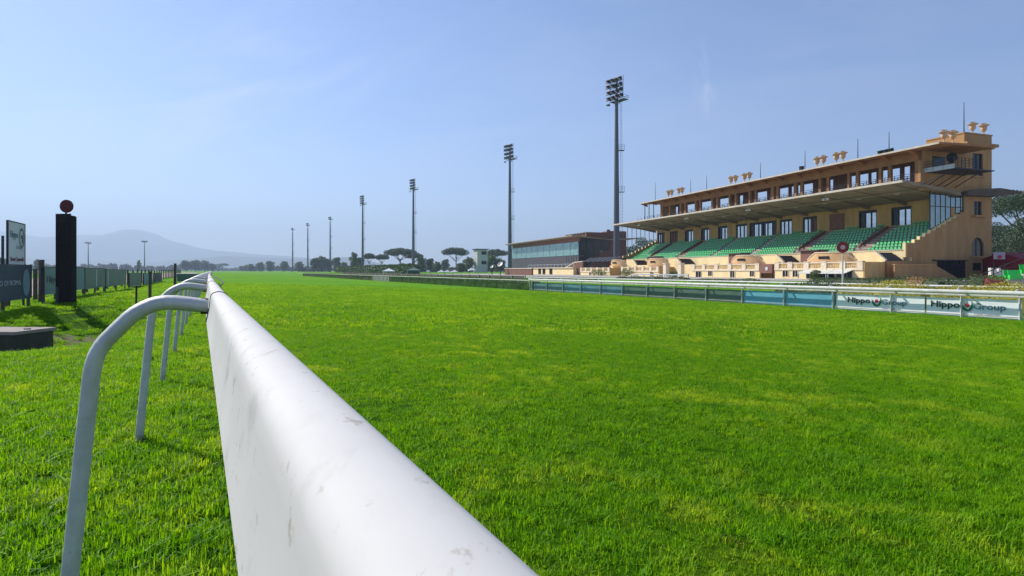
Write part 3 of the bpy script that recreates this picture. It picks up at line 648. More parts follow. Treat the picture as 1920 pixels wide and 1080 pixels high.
# wire mesh fence behind the boards
wf = thing('wire_fence', 'wire mesh fence on wooden posts behind the boards on the left', 'fence', (0, 0, 0), T1)
mb = MB()
for z in (.25, .5, .75, 1.0, 1.25): mb.tube([(-6.1, 6, z), (-6.1, 160, z)], .006, 4, caps=False)
mb.obj('wire', M['dark'], wf)
pb = MB().box(-6.2, -6.08, -.06, .06, -.1, 1.38).obj('post', M['wood'], wf)
for i in range(40):
    o = pb if i == 0 else pb.copy()
    if i: C.objects.link(o); o.parent = wf
    o.location = (0, 8 + i * 3.4, 0)
def stake(u, Y, vt, label, r=.05, m='wood', plate=False):
    z0 = gz(at(u, Y, z=0).x, Y); p = at(u, Y, z=z0); zt = HC + (V0 - vt) / F * Y - z0
    o = thing('wooden_post', label, 'post', p)
    MB().tube([(0, 0, -.1), (.01, .01, zt)], r, 8).obj('shaft', M[m], o)
    if plate: MB().box(-.12, .12, -.12, .12, zt + .003, zt + .03).obj('plate', M[m], o)
    return o
stake(77, 20.5, 487, 'tall grey wooden post between the navy board and the teal board', .085)
stake(328, 38, 494, 'dark upright post in the grass left of the green banner', .085)
stake(281, 24.5, 509, 'rough wooden stake in the grass, middle of the three by the ditch', .06)
stake(255, 19.5, 537, 'short stake with a small flat plate on top by the ditch', .03, 'dark', True)
# concrete inspection box in the ditch
ib = thing('inspection_box', 'concrete drain box with a flat slab lid in the ditch', 'drain box', at(20, 11.3, z=0), R(-4))
mb = MB(); mb.box(-.62, .50, -.42, .42, -.75, .10); mb.obj('body', M['dconc'], ib)
mb = MB(); mb.box(-.9, .54, -.46, .46, .105, .165); mb.box(.3, .4, -.03, .03, .165, .19); mb.obj('lid', M['lid'], ib)
# ------------------------------------------------------------------ sand track rails, far left
sr = thing('sand_track_rail', 'thin grey double rail across the sand track on the far left', 'rail', (0, 0, 0), T1)
mb = MB()
for z in (1.05, .75): mb.tube([(-27, -20, z), (-27, 400, z)], .05, 6, caps=False)
mb.obj('top_rail', M['lgrey'], sr)
pb = MB().box(-27.05, -26.95, -.05, .05, 0, 1.1).obj('post', M['lgrey'], sr)
for i in range(1, 60):
    o = pb.copy(); C.objects.link(o); o.parent = sr; o.location = (0, i * 5, 0)

# ------------------------------------------------------------------ grandstand
def stand_obj(name, label, cat, a=0, b=0): 
    p = Vector((OX - SS * a + CS * b, OY + CS * a + SS * b, 0)); return thing(name, label, cat, p, T2)
GS = stand_obj('grandstand', 'ochre grandstand with long cantilever canopy, green seats and open upper gallery', 'grandstand')
LEN = 73.0
def steps_y(): pass
NR, B0, B1, Z0, Z1 = 11, 1.75, 11.0, 3.35, 8.15
def row(i): return (B0 + (B1 - B0) * i / NR, Z0 + (Z1 - Z0) * i / NR)
dr, dz_ = (B1 - B0) / NR, (Z1 - Z0) / NR
# tiers
mb = MB()
poly = [(1.6, .3)] 
pl = [(B0, .3)]
for i in range(NR):
    b, z = row(i); pl += [(b, z), (b + dr, z)]
pl += [(B1, .3)]
mb = MB().prism_y(pl, .35, LEN - .35); mb.obj('tiers', M['conc'], GS)
# front parapet
mb = MB(); mb.box(1.2, 1.45, .35, LEN - .35, .1, 3.98); mb.obj('front_parapet', M['cream'], GS)
MB().box(1.12, 1.53, .35, LEN - .35, 3.983, 4.08).obj('parapet_coping', M['stone'], GS)
# end walls, stepped
def stepped(y0, y1, m, name):
    # steps measured on the near end wall
    S = [(-2.4, .1), (-2.4, 2.52), (1.55, 2.55), (1.55, 2.60), (2.25, 2.60), (2.25, 3.05), (1.35, 3.05), (1.35, 4.9)]
    nst = 10; b_, z_ = 1.35, 4.9; pts = list(S)
    for i in range(nst):
        b2 = 2.9 + (11.7 - 2.9) * i / (nst - 1); pts += [(b2, z_)]; z_ = 4.9 + (9.3 - 4.9) * (i + 1) / nst; pts += [(b2, z_)]
    pts += [(12.4, z_), (12.4, .1)]
    return MB().prism_y(pts, y0, y1).obj(name, m, GS)
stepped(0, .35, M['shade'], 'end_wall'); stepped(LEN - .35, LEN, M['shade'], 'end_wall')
# lit step caps on both ends
for y0, y1 in ((-.02, .37), (LEN - .37, LEN + .02)):
    mb = MB(); mb.box(1.25, 2.9, y0, y1, 4.903, 4.98); mb.box(1.2, 1.348, y0, y1, 3.05, 4.98); mb.box(2.15, 2.3, y0 - .003, y1, 2.55, 3.07)
    for i in range(1, 10):
        b1_ = 2.9 + (11.7 - 2.9) * (i - 1) / 9; b2_ = 2.9 + (11.7 - 2.9) * i / 9; z_ = 4.9 + 4.4 * i / 10
        mb.box(b1_ - .08, b2_ - .081, y0, y1, z_ + .003, z_ + .07); mb.box(b1_ - .08, b1_ - .003, y0, y1, z_ - .37, z_ + .003)
    mb.obj('step_coping', M['cream'], GS)
# tower at the near end
def wall_openings(mb, y, th, b0, b1, z0, z1, holes):
    # wall in a plane a = y..y+th, with rectangular holes (b0,b1,z0,z1)
    bs = sorted(set([b0, b1] + [h[0] for h in holes] + [h[1] for h in holes])); 
    for x0, x1 in zip(bs, bs[1:]):
        zs = sorted([(h[2], h[3]) for h in holes if h[0] <= x0 + 1e-6 and h[1] >= x1 - 1e-6]); z = z0
        for ha, hb in zs:
            if ha > z: mb.box(x0, x1, y, y + th, z, ha)
            z = hb
        if z < z1: mb.box(x0, x1, y, y + th, z, z1)
tb0, tb1 = 12.4, 18.0
H = []
for (ua, va, ub, vb) in ((1824, 287, 1843, 330), (1826, 377, 1841, 404), (1822, 445, 1845, 480), (1824, 493, 1842, 507)):
    b_a, z_a = end_bz(ua, va); b_b, z_b = end_bz(ub, vb); H.append((b_a, b_b, z_b, z_a))
TW = 5.2
def tower(y0, near=True):
    mb = MB()
    wall_openings(mb, y0 if near else y0, .35, tb0, tb1, .1, 20.15, H if near else [])
    mb.box(tb0, tb0 + .35, y0 + .35, y0 + TW, .1, 20.15); mb.box(tb1 - .35, tb1, y0 + .35, y0 + TW, .1, 20.15); mb.box(tb0 + .35, tb1 - .35, y0 + TW - .35, y0 + TW, .1, 20.15)
    mb.box(tb0 + .35, tb1 - .35, y0 + .35, y0 + TW - .35, 19.4, 19.6)
    return mb
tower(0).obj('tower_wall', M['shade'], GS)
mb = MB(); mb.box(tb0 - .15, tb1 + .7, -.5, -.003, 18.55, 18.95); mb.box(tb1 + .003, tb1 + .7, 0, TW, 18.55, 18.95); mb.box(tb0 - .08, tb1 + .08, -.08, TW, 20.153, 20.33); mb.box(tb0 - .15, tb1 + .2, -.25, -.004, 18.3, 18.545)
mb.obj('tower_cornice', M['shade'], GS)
# arched top of the tower's tall opening, windows and sills
b_a, b_b, z_b, z_a = H[2]
mb = MB(); n = 10; cx = (b_a + b_b) / 2; rx = (b_b - b_a) / 2
for i in range(n):
    t0 = math.pi * i / n; t1 = math.pi * (i + 1) / n
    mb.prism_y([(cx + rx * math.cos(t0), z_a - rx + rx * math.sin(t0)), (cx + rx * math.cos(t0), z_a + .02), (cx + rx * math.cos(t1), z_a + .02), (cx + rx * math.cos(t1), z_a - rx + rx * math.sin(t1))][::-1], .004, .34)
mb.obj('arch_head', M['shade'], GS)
for i, h in enumerate(H):
    wn = MB().box(h[0] + .02, h[1] - .02, .24, .28, h[2] + .02, h[3] - .02).obj('window', M['dglass'], GS)
    fr = MB(); 
    for x in ((h[0] + .003, h[0] + .08), (h[1] - .08, h[1] - .003), ((h[0] + h[1]) / 2 - .04, (h[0] + h[1]) / 2 + .04)): fr.box(x[0], x[1], .18, .235, h[2] + .01, h[3] - .01)
    fr.obj('frame', M['dark'], wn)
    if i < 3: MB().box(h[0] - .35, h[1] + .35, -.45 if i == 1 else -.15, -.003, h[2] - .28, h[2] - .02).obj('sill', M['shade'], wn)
# big dark shop front low in the end wall
b_a, z_a = end_bz(1757, 489); b_b, z_b = end_bz(1808, 523)
sf = MB().box(b_a, b_b, -.05, -.004, z_b - .2, z_a).obj('shop_front', M['dglass'], GS)
fr = MB()
for q in range(5): x = b_a + (b_b - b_a) * q / 4; fr.box(x - .04, x + .04, -.10, -.053, z_b - .2, z_a)
fr.box(b_a - 1.0, b_b + .2, -.35, -.053, z_a + .003, z_a + .14); fr.obj('frame', M['dark'], sf)
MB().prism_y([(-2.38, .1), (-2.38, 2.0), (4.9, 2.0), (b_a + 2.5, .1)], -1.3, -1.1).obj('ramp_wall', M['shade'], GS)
MB().box(-2.45, 4.9, -1.35, -1.05, 2.003, 2.1).obj('ramp_coping', M['ochre'], GS)
# back wall of the seating with doors
doors = [(1233, 1246, 'half'), (1256, 1271, 'dark'), (1284, 1300, 'win'), (1314, 1330, 'win'), (1346, 1364, 'win'), (1380, 1401, 'bright'), (1405, 1456, 'wide'), (1462, 1485, 'bright'), (1505, 1532, 'half'), (1555, 1584, 'brown'), (1610, 1644, 'win'), (1671, 1709, 'win')]
holes = []
ZD0, ZD1 = 8.1, 10.85
for ua, ub, k in doors:
    holes.append((a_of(ub, B1), a_of(ua, B1), ZD0, ZD1, k))
mb = MB(); zs = sorted(holes, key=lambda h: h[0]); y = .35
for h in zs:
    if h[0] > y: mb.box(B1, B1 + .4, y, h[0], 7.6, 12.6)
    mb.box(B1, B1 + .4, h[0], h[1], ZD1, 12.6); mb.box(B1, B1 + .4, h[0], h[1], 7.6, ZD0); y = h[1]
mb.box(B1, B1 + .4, y, LEN - .35, 7.6, 12.6); mb.obj('back_wall', M['ochre'], GS)
MB().box(B1 - .012, B1 - .002, .36, LEN - .36, 8.15, 9.0).obj('dado', M['conc'], GS) if False else None
for y0, y1, z0, z1, k in zs:
    wd = y1 - y0; nm = 'door' if k in ('dark', 'brown') else 'window'
    fr = MB(); t = .16
    fr.box(B1 + .05, B1 + .25, y0 + .003, y0 + t, z0, z1 - .003); fr.box(B1 + .05, B1 + .25, y1 - t, y1 - .003, z0, z1 - .003); fr.box(B1 + .05, B1 + .25, y0 + t, y1 - t, z1 - .45, z1 - .003)
    nv = 2 if wd < 4 else 5
    for q in range(1, nv + 1): 
        yy = y0 + wd * q / (nv + 1); fr.box(B1 + .08, B1 + .2, yy - .05, yy + .05, z0, z1 - .45)
    fo = fr.obj(nm, M['dark'], GS)
    if k == 'dark': MB().box(B1 + .21, B1 + .26, y0 + t, y1 - t, z0, z1 - .45).obj('panel', M['brown'], fo)
    elif k == 'brown': MB().box(B1 + .02, B1 + .045, y0 + .01, y1 - .01, z0, z1 - .01).obj('panel', M['brown'], fo)
    elif k == 'half':
        MB().box(B1 + .21, B1 + .25, y0 + t, y0 + wd * .52, z0, z1 - .45).obj('panel', M['brown'], fo); MB().box(B1 + .21, B1 + .26, y0 + wd * .52, y1 - t, z0, z1 - .45).obj('pane', M['glass'], fo)
    elif k == 'wide': 
        for q in range(5):
            ya, yb = y0 + wd * q / 5.0, y0 + wd * (q + 1) / 5.0; MB().box(B1 + .21, B1 + .26, ya + .1, yb - .1, z0, z1 - .45).obj('pane', M['glass'] if q in (1, 3) else M['dglass'], fo)
    elif k == 'bright': MB().box(B1 + .21, B1 + .26, y0 + t, y1 - t, z0, z1 - .45).obj('pane', M['glass'], fo)
    else:
        MB().box(B1 + .21, B1 + .26, y0 + t, y0 + wd * .66, z0, z1 - .45).obj('pane', M['glass'], fo); MB().box(B1 + .21, B1 + .26, y0 + wd * .66, y1 - t, z0, z1 - .45).obj('pane', M['dglass'], fo)
# canopy, a slab rising toward the track, with ribs under it
CE0, CE1 = -.5, 75.2
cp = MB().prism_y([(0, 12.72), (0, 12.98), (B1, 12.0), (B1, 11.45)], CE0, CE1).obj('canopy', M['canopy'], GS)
MB().prism_y([(-.10, 12.72), (-.10, 13.02), (-.004, 13.02), (-.004, 12.72)], CE0 - .05, CE1).obj('canopy_fascia', M['edge'], GS)
MB().prism_y([(-.10, 12.66), (-.10, 13.03), (9.6, 12.15), (9.6, 11.72)], CE0 - .12, CE0 - .004).obj('canopy_end_fascia', M['canopy'], GS)
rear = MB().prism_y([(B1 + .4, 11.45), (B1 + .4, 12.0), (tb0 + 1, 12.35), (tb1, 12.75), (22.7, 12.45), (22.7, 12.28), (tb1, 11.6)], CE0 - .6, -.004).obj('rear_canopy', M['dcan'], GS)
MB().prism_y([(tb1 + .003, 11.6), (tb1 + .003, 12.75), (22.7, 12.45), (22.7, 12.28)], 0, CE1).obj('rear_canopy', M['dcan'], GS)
rib = MB().prism_y([(.6, 12.60), (B1, 11.42), (B1, 10.95), (7, 11.65), (1.0, 12.5)], -.17, .17).obj('canopy_rib', M['canopy'], GS)
for i in range(13):
    o = rib if i == 0 else rib.copy()
    if i: C.objects.link(o); o.parent = GS
    o.location = (0, 1.2 + i * 6.0, 0)
ln_ = MB().prism_y([(4.2, 12.0), (4.2, 12.18), (4.6, 12.12), (4.6, 11.95)], .5, LEN).obj('canopy_beam', M['canopy'], GS)
lamp = MB().lathe([(.05, .12), (.34, .08), (.38, 0), (.30, -.07), (.05, -.10)], (0, 0, 0), 14).obj('ceiling_lamp', M['white'], GS, True)
for i in range(12):
    o = lamp if i == 0 else lamp.copy()
    if i: C.objects.link(o); o.parent = GS
    o.location = (5.2, 4.2 + i * 6.0, 12.02)
sp = MB(); 
for dy in (-.35, .35): sp.lathe([(.05, .25), (.22, .12), (.24, -.1), (.2, -.14)], (0, dy, 0), 10)
sp.tube([(0, -.35, .2), (0, .35, .2)], .04, 6); sp.tube([(0, 0, .2), (0, 0, .75)], .03, 6)
sp = sp.obj('spotlight', M['white'], GS, True)
for i, u in enumerate((1548, 1403, 1287, 1198)):
    o = sp if i == 0 else sp.copy()
    if i: C.objects.link(o); o.parent = GS
    o.location = (.9, a_of(u, .9), 12.0)
# glass screens on the end walls
def screen(y0, u_list=None):
    mb = MB(); bs = [6.0 + i * .98 for i in range(8)]
    fr = MB()
    for i, b in enumerate(bs):
        zb = 4.9 + 4.4 * (max(0, (b - 2.0)) / 9.7); fr.box(b - .05, b + .05, y0 + .1, y0 + .22, zb, 11.55 + (11 - b) * .1)
        if i < 7: fr.box(b, b + .98, y0 + .12, y0 + .2, 9.9, 9.98)
    g = fr.obj('glass_screen', M['dark'], GS)
    for i in range(7):
        b = bs[i]; zb = 4.9 + 4.4 * ((b + .5 - 2.0) / 9.7)
        MB().box(b + .06, b + .92, y0 + .14, y0 + .17, zb, 9.88).obj('pane', M['clear'] if i < 4 else M['shade'] if i == 4 else M['clear'], g); MB().box(b + .06, b + .92, y0 + .14, y0 + .17, 10.0, 11.5).obj('pane', M['clear'], g)
screen(.02)
# open posts of the far screen
mb = MB()
for i in range(7): b = 2.6 + i * 1.25; mb.box(b - .05, b + .05, LEN - .25, LEN - .15, 4.9 + 4.4 * max(0, b - 2) / 9.7, 12.45 - b * .1)
mb.obj('glass_screen', M['clear'], GS)
# upper gallery
RF = -3.8; RE = a_of(1200, 2.0)
GE = a_of(1238, 4.0)
MB().prism_y([(2.0, 17.22), (2.0, 17.42), (12.35, 17.75), (12.35, 17.35)], RF, RE).obj('gallery_roof', M['gallery'], GS)
MB().prism_y([(1.93, 17.20), (1.93, 17.43), (1.997, 17.43), (1.997, 17.20)], RF, RE).obj('roof_fascia', M['edge'], GS)
MB().box(4.0, 4.35, .0, GE, 15.95, 17.2).obj('gallery_beam', M['gallery'], GS)
MB().box(3.6, 12.35, .003, GE, 12.75, 13.0).obj('gallery_floor', M['canopy'], GS)
rb = MB().prism_y([(2.1, 17.2), (4.0, 17.2), (4.0, 16.6)], -.12, .12).obj('roof_bracket', M['gallery'], GS)
for i in range(18):
    o = rb if i == 0 else rb.copy()
    if i: C.objects.link(o); o.parent = GS
    o.location = (0, .5 + i * 3.85, 0)
cols = [(1444, 1453), (1455, 1461), (1488, 1495), (1501, 1506), (1534, 1541), (1550, 1555), (1588, 1595), (1605, 1611), (1647, 1654), (1665, 1672), (1714, 1724), (1254, 1257), (1274, 1278), (1282, 1287), (1302, 1307), (1311, 1315), (1333, 1338), (1342, 1348), (1366, 1370), (1377, 1382), (1404, 1407), (1415, 1419), (1239, 1243)]
for ua, ub in cols:
    y1, y0 = a_of(ua, 4.1), a_of(ub, 4.1); yc = (y0 + y1) / 2; h = min(.42, max(.2, (y1 - y0) / 2 * .62))
    MB().box(4.02, 4.02 + 2 * h, yc - h, yc + h, 12.95, 15.947).obj('gallery_column', M['gallery'], GS)
ops = [(1238, 1242), (1266, 1271), (1287, 1309), (1315, 1340), (1348, 1366), (1386, 1393), (1419, 1438), (1461, 1478), (1483, 1488), (1495, 1500), (1506, 1524), (1555, 1562), (1595, 1604), (1609, 1628), (1632, 1643), (1654, 1664), (1670, 1687), (1694, 1706)]
BW = 8.0; mb = MB(); y = .35
for ua, ub in sorted([(a_of(ub, BW), a_of(ua, BW)) for ua, ub in ops]):
    if ua > y: mb.box(BW, BW + .25, y, ua, 13.0, 17.3)
    mb.box(BW, BW + .25, ua, ub, 16.15, 17.3); mb.box(BW, BW + .25, ua, ub, 13.0, 13.9); y = ub
mb.box(BW, BW + .25, y, GE, 13.0, 17.3); mb.obj('gallery_wall', M['brown'], GS)
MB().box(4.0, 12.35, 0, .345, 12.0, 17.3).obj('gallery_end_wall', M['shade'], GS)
MB().box(4.4, BW, GE - .3, GE, 13.0, 17.3).obj('gallery_end_wall', M['ochre'], GS)
mb = MB()
for z in (13.55, 13.9, 14.2): mb.tube([(3.2, 0, z), (3.2, RE - 1, z)], .03, 5, caps=False)
for z in (14.35, 14.65, 14.95): mb.tube([(9.4, 0, z), (9.4, GE, z)], .05, 5, caps=False)
for i in range(50): mb.box(3.17, 3.23, .2 + i * 1.4, .26 + i * 1.4, 12.9, 14.2)
for i in range(50): mb.box(9.37, 9.45, .2 + i * 1.4, .28 + i * 1.4, 13.0, 14.95)
mb.obj('railing', M['dark'], GS)
mb = MB()
for b, y in ((2.6, RE - 1.2), (2.6, RE - 3.0), (2.6, GE + .6)): mb.tube([(b, y, 12.9), (b, y, 17.2)], .09, 8)
mb.obj('roof_strut', M['dark'], GS)
# camera platform off the gallery end
MB().box(4.66, 12.3, -3.8, -.003, 14.30, 14.42).obj('platform_floor', M['dark'], GS)
MB().box(4.60, 4.657, -3.85, -.003, 14.28, 14.85).obj('platform_fascia', M['lgrey'], GS)
mb = MB()
for z in (15.0, 15.35, 15.7):
    mb.tube([(4.63, -3.8, z), (4.63, 0, z)], .025, 5); mb.tube([(4.63, -3.8, z), (8.8, -3.8, z)], .025, 5); mb.tube([(8.8, -3.8, z), (8.8, -.1, z)], .025, 5)
for b, y in [(4.63, -3.8), (4.63, -2.5), (4.63, -1.2), (6, -3.8), (7.4, -3.8), (8.8, -3.8), (8.8, -2), (5.3, -3.8), (6.7, -3.8), (8.1, -3.8)]: mb.box(b - .03, b + .03, y - .03, y + .03, 14.42, 15.7)
mb.obj('platform_railing', M['dark'], GS)
mb = MB()
for b in (5.2, 7.0, 8.4, 10.5): mb.tube([(b, -3.4, 14.3), (b, -.05, 12.6)], .06, 6)
mb.tube([(5.2, -3.6, 14.3), (3.2, -.8, 12.6)], .05, 6)
mb.obj('platform_strut', M['dark'], GS)
gd = MB().box(6.2, 8.6, -.05, -.004, 14.5, 16.6).obj('door', M['dglass'], GS)
MB().box(9.4, 9.6, -.12, -.004, 14.6, 17.1).obj('pipe', M['brown'], GS)
# seats
seat = MB()
seat.prism_y([(-.16, .40), (-.16, .44), (.20, .42), (.20, .38)], -.2, .2)
bk = [(-.17, .42), (-.19, .60), (-.13, .73), (0, .76), (.13, .73), (.19, .60), (.17, .42)]
vs = [(.19 + .05 * (abs(y) < .1) + (z - .42) * .12 + e, y, z) for e in (0, .03) for y, z in bk]; n = 7
seat.add(vs, [tuple(range(n)), tuple(range(n, 2 * n))[::-1]] + [(i, n + i, n + (i + 1) % n, (i + 1) % n) for i in range(n)])
seat.box(-.02, .16, -.04, .04, .0, .39)
aisles = [(7.0, 9.4), (18.0, 20.6), (29.6, 30.8), (40.5, 41.6), (50.9, 53.2), (63.0, 64.8)]
spots = []
for i in range(NR):
    b, z = row(i); y = .75
    sh = (B0 - B0) 
    while y < LEN - .6:
        k = i * .12
        if not any(a0 + k - .1 < y < a1 + k + .1 for a0, a1 in aisles):
            if not (i >= NR - 1 and any(h[0] - .2 < y < h[1] + .2 for h in holes)): spots.append((b + .5, y, z))
        y += .56
def vis(p): return p[1] * 1.0 + abs(p[0] - 4) * .3
spots.sort(key=vis)
sm = None
for p in spots[:100]:
    if sm is None: o = seat.obj('seat', M['seat'], GS, True); sm = o.data
    else: o = bpy.data.objects.new('seat', sm); C.objects.link(o); o.parent = GS
    o.location = (p[0], p[1], p[2])
allv = MB()
for p in spots[100:]: allv.add([(x + p[0], y + p[1], z + p[2]) for x, y, z in seat.v], seat.f)
tag(allv.obj('seats', M['seat'], GS, True), kind='stuff')
# aisles: brown side ramps and pale steps
for a0, a1 in aisles:
    wide = a1 - a0 > 1.5
    mb = MB()
    for i in range(NR):
        b, z = row(i); k = i * .12
        for q in range(2): mb.box(b + dr * q / 2, b + dr, a0 + k + .05, a1 + k - .05, z + .004, z + .004 + dz_ / 2 * (q + 1) * .5)
    mb.obj('aisle_steps', M['aisle'] if wide else M['conc'], GS)
    if wide: 
        mb = MB(); k = NR * .12
        if False: mb.add([(B0 + 1.0, a1 - .35, Z0 + .6), (B0 + 1.0, a1 - .15, Z0 + .6), (B1, a1 + k - .15, Z1 + .2), (B1, a1 + k - .35, Z1 + .2), (B0 + 1.0, a1 - .35, Z0 + 1.4), (B0 + 1.0, a1 - .15, Z0 + 1.4), (B1 - .3, a1 + k - .15, Z1 + .9), (B1 - .3, a1 + k - .35, Z1 + .9)],
                [(0, 1, 2, 3), (4, 7, 6, 5), (0, 4, 5, 1), (1, 5, 6, 2), (2, 6, 7, 3), (3, 7, 4, 0)])
        mb.prism_y([(B0 + 2.4, Z0 + 1.3), (B0 + 2.4, Z0 + 1.75), (B1 - 1, Z1 - .1), (B1 - 1, Z1 - .5)], a1 - .2, a1 + .0); mb.obj('aisle_wall', M['brown'], GS)
        mb = MB()
        for q in range(3): mb.tube([(1.8, a0 + .1 + q * .7, Z0 + .2), (1.8, a0 + .1 + q * .7, 5.1)], .025, 5)
        mb.tube([(1.8, a0 + .1, 5.1), (1.8, a0 + 1.5, 5.1)], .025, 5); mb.obj('handrail', M['lgrey'], GS)
# middle level: cream wall, dark stairs, bays
MB().box(-2.4, -2.15, .0, LEN - .3, .1, 2.5).obj('lower_wall', M['cream'], GS)
MB().box(-2.15, 1.198, .36, LEN - .36, 2.2, 2.45).obj('lower_deck', M['conc'], GS)
bays = [(4.0, 12.3), (21.0, 28.6), (47.5, 55.5), (64.5, 71.5)]
for k, (a0, a1) in enumerate(bays):
    # dark descending stairs on the near side with a gabled front wall
    y0, y1 = a0 - 4.0, a0 - .6; 
    MB().prism_x([(y0, 2.503), (y0, 2.62), (y0 + 1.5, 3.82), (a0 + .3, 3.82), (a0 + .3, 2.503)], -2.42, -2.15).obj('stair_gable', M['cream'], GS)
    mb = MB(); ns = 7
    for q in range(ns):
        ya = y0 + .05 + 1.8 * q / ns; mb.box(-2.14, 1.0, ya, y0 + 2.9, 2.453 + 1.25 * q / ns, 2.453 + 1.25 * (q + 1) / ns)
    mb.obj('stair_flight', M['darkroof'], GS)
    MB().prism_x([(y0 - .03, 2.62), (y0 - .03, 2.74), (y0 + 1.48, 3.94), (a0 + .3, 3.94), (a0 + .3, 3.823), (y0 + 1.5, 3.823)], -2.48, -2.1).obj('gable_coping', M['stone'], GS)
    # bay
    c = (a0 + a1) / 2; hw = (a1 - a0) / 2; n = 12; top = []; 
    yl, yr = a0, a1; n = 16; vs = []; cop = []
    for q in range(n + 1):
        y_ = yl + (yr - yl) * q / n; zt = 2.5 + 1.28 * min(1, (y_ - yl) / 1.1, (yr - y_) / 2.6); bx = -2.43 - 1.5 * math.sin(math.pi * q / n) ** .6
        vs += [(bx, y_, 2.3), (bx, y_, zt), (-2.16, y_, zt), (-2.16, y_, 2.3)]; cop.append((bx, y_, zt))
    mb = MB(); mb.add(vs, [(q * 4 + j, (q + 1) * 4 + j, (q + 1) * 4 + j + 1, q * 4 + j + 1) for q in range(n) for j in range(3)])
    bo = mb.obj('bay', M['bay'], GS, True)
    mb = MB(); vs = []
    for x, y_, z_ in cop: vs += [(x - .07, y_, z_ + .004), (x - .07, y_, z_ + .13), (x + .22, y_, z_ + .13), (x + .22, y_, z_ + .004)]
    mb.add(vs, [(q * 4 + j, (q + 1) * 4 + j, (q + 1) * 4 + (j + 1) % 4, q * 4 + (j + 1) % 4) for q in range(n) for j in range(4)] + [(0, 1, 2, 3), (n * 4 + 3, n * 4 + 2, n * 4 + 1, n * 4)]); mb.obj('coping', M['stone'], bo)
    x_ = -3.93
    MB().box(x_ - .05, x_ + .3, c - .95, c + .75, 2.95, 3.32).obj('slot', M['black'], bo)
    # brown vomitory cover on the far side
    mb = MB(); mb.box(-.9, 1.1, a1 - .4, a1 + 2.8, 2.5, 4.25); mb.obj('exit_housing', M['brown'], GS)
    mb = MB(); mb.box(-1.2, 1.15, a1 - .6, a1 + 3.0, 4.253, 4.40); mb.obj('exit_roof', M['darkroof'], GS)
# terraces with balustrades
def terrace(y0, y1, z1, label, det, nb, far=False):
    T = stand_obj('terrace', label, 'terrace'); T['group'] = 'balustraded terraces before the grandstand'
    b0, b1 = -6.0, -2.43; zf = z1 - .98
    mb = MB(); mb.box(b0 + .02, b1, y0, y1, .0, zf - .12); mb.obj('wall', M['cream'], T)
    MB().box(b0 - .10, b1, y0 - .03, y1 + .03, zf - .117, zf).obj('cornice', M['stone'], T)
    MB().box(b0, b0 + .3, y0, y1, zf + .003, zf + .18).obj('plinth', M['stone'], T)
    MB().box(b0 - .03, b0 + .33, y0, y1, z1 - .14, z1).obj('handrail', M['stone'], T)
    for i in range(nb + 1):
        yy = y0 + (y1 - y0) * i / nb; w_ = .42
        ya = min(max(yy - w_, y0), y1 - 2 * w_)
        p_ = MB().box(b0 - .06, b0 + .40, ya, ya + 2 * w_, zf + .003, z1 + .02).obj('pillar', M['stone'], T)
        MB().box(b0 - .10, b0 + .44, ya - .04, ya + 2 * w_ + .04, z1 + .023, z1 + .11).obj('cap', M['stone'], p_)
    for i in range(nb):
        ya = y0 + (y1 - y0) * i / nb + .5; yb = y0 + (y1 - y0) * (i + 1) / nb - .5; mb = MB(); m_ = int((yb - ya) / .26)
        for q in range(m_): mb.lathe([(.05, 0), (.08, .04), (.055, .12), (.095, .28), (.05, .50), (.07, .62), (.07, .66)] , (b0 + .15, ya + (q + .5) * (yb - ya) / m_, zf + .183), 6 if far else 8)
        mb.obj('balusters', M['cream'], T, True)
        if not far: MB().box(b0 + .9, b0 + 1.1, ya, yb, zf + .003, z1 - .1).obj('rear_wall', M['ochre'], T)
        else: MB().box(b0 + .9, b0 + 1.1, ya, yb, zf + .003, z1 - .1).obj('rear_wall', M['ochre'], T)
    mb = MB(); mb.box(b0 + .02, b1, y0 - .2, y0 - .003, .0, z1 - .05); mb.obj('side_wall', M['ochre'], T)
    for kind, ya, yb, za, zb in det:
        if kind == 'win':
            w_ = MB().box(b0 - .02, b0 + .015, ya, yb, za, zb).obj('window', M['dglass'], T)
            f_ = MB(); f_.box(b0 - .05, b0 - .023, (ya + yb) / 2 - .03, (ya + yb) / 2 + .03, za, zb); f_.box(b0 - .06, b0 - .003, ya - .1, ya - .003, za - .1, zb + .1); f_.box(b0 - .06, b0 - .003, yb + .003, yb + .1, za - .1, zb + .1); f_.obj('frame', M['stone'], w_)
        elif kind == 'awn':
            w_ = MB().prism_y([(b0 - 1.6, zb - .55), (b0 - 1.6, zb - .50), (b0 - .003, zb), (b0 - .003, zb - .06)], ya, yb).obj('awning', M['white'], T)
            f_ = MB().box(b0 - .02, b0 + .015, ya + .1, yb - .1, za, zb - .15).obj('glass_front', M['dglass'], T)
            g_ = MB()
            n_ = int((yb - ya) / 1.2) + 1
            for q in range(n_ + 1): yy = ya + .1 + (yb - ya - .2) * q / n_; g_.box(b0 - .06, b0 - .023, yy - .04, yy + .04, za, zb - .3)
            for yy in (ya + .1, yb - .1): g_.box(b0 - 1.55, b0 - 1.49, yy - .03, yy + .03, 0, zb - .56)
            g_.obj('frame', M['lgrey'], f_)
    return T
terrace(.2, 15.0, 2.45, 'nearest balustraded terrace, with a white awning below it', [('awn', 1.6, 4.2, .2, 1.42), ('awn', 4.3, 9.2, .2, 1.42), ('win', 10.6, 11.5, .45, 1.25), ('win', 12.4, 13.4, .45, 1.25)], 5)
terrace(18.2, 35.2, 2.35, 'second balustraded terrace from the right, with small dark windows below', [('win', 19.3, 20.2, .4, 1.2), ('win', 23.8, 24.8, .2, 1.25), ('win', 29.5, 30.5, .4, 1.2), ('win', 32.5, 34.0, .1, 1.1)], 5)
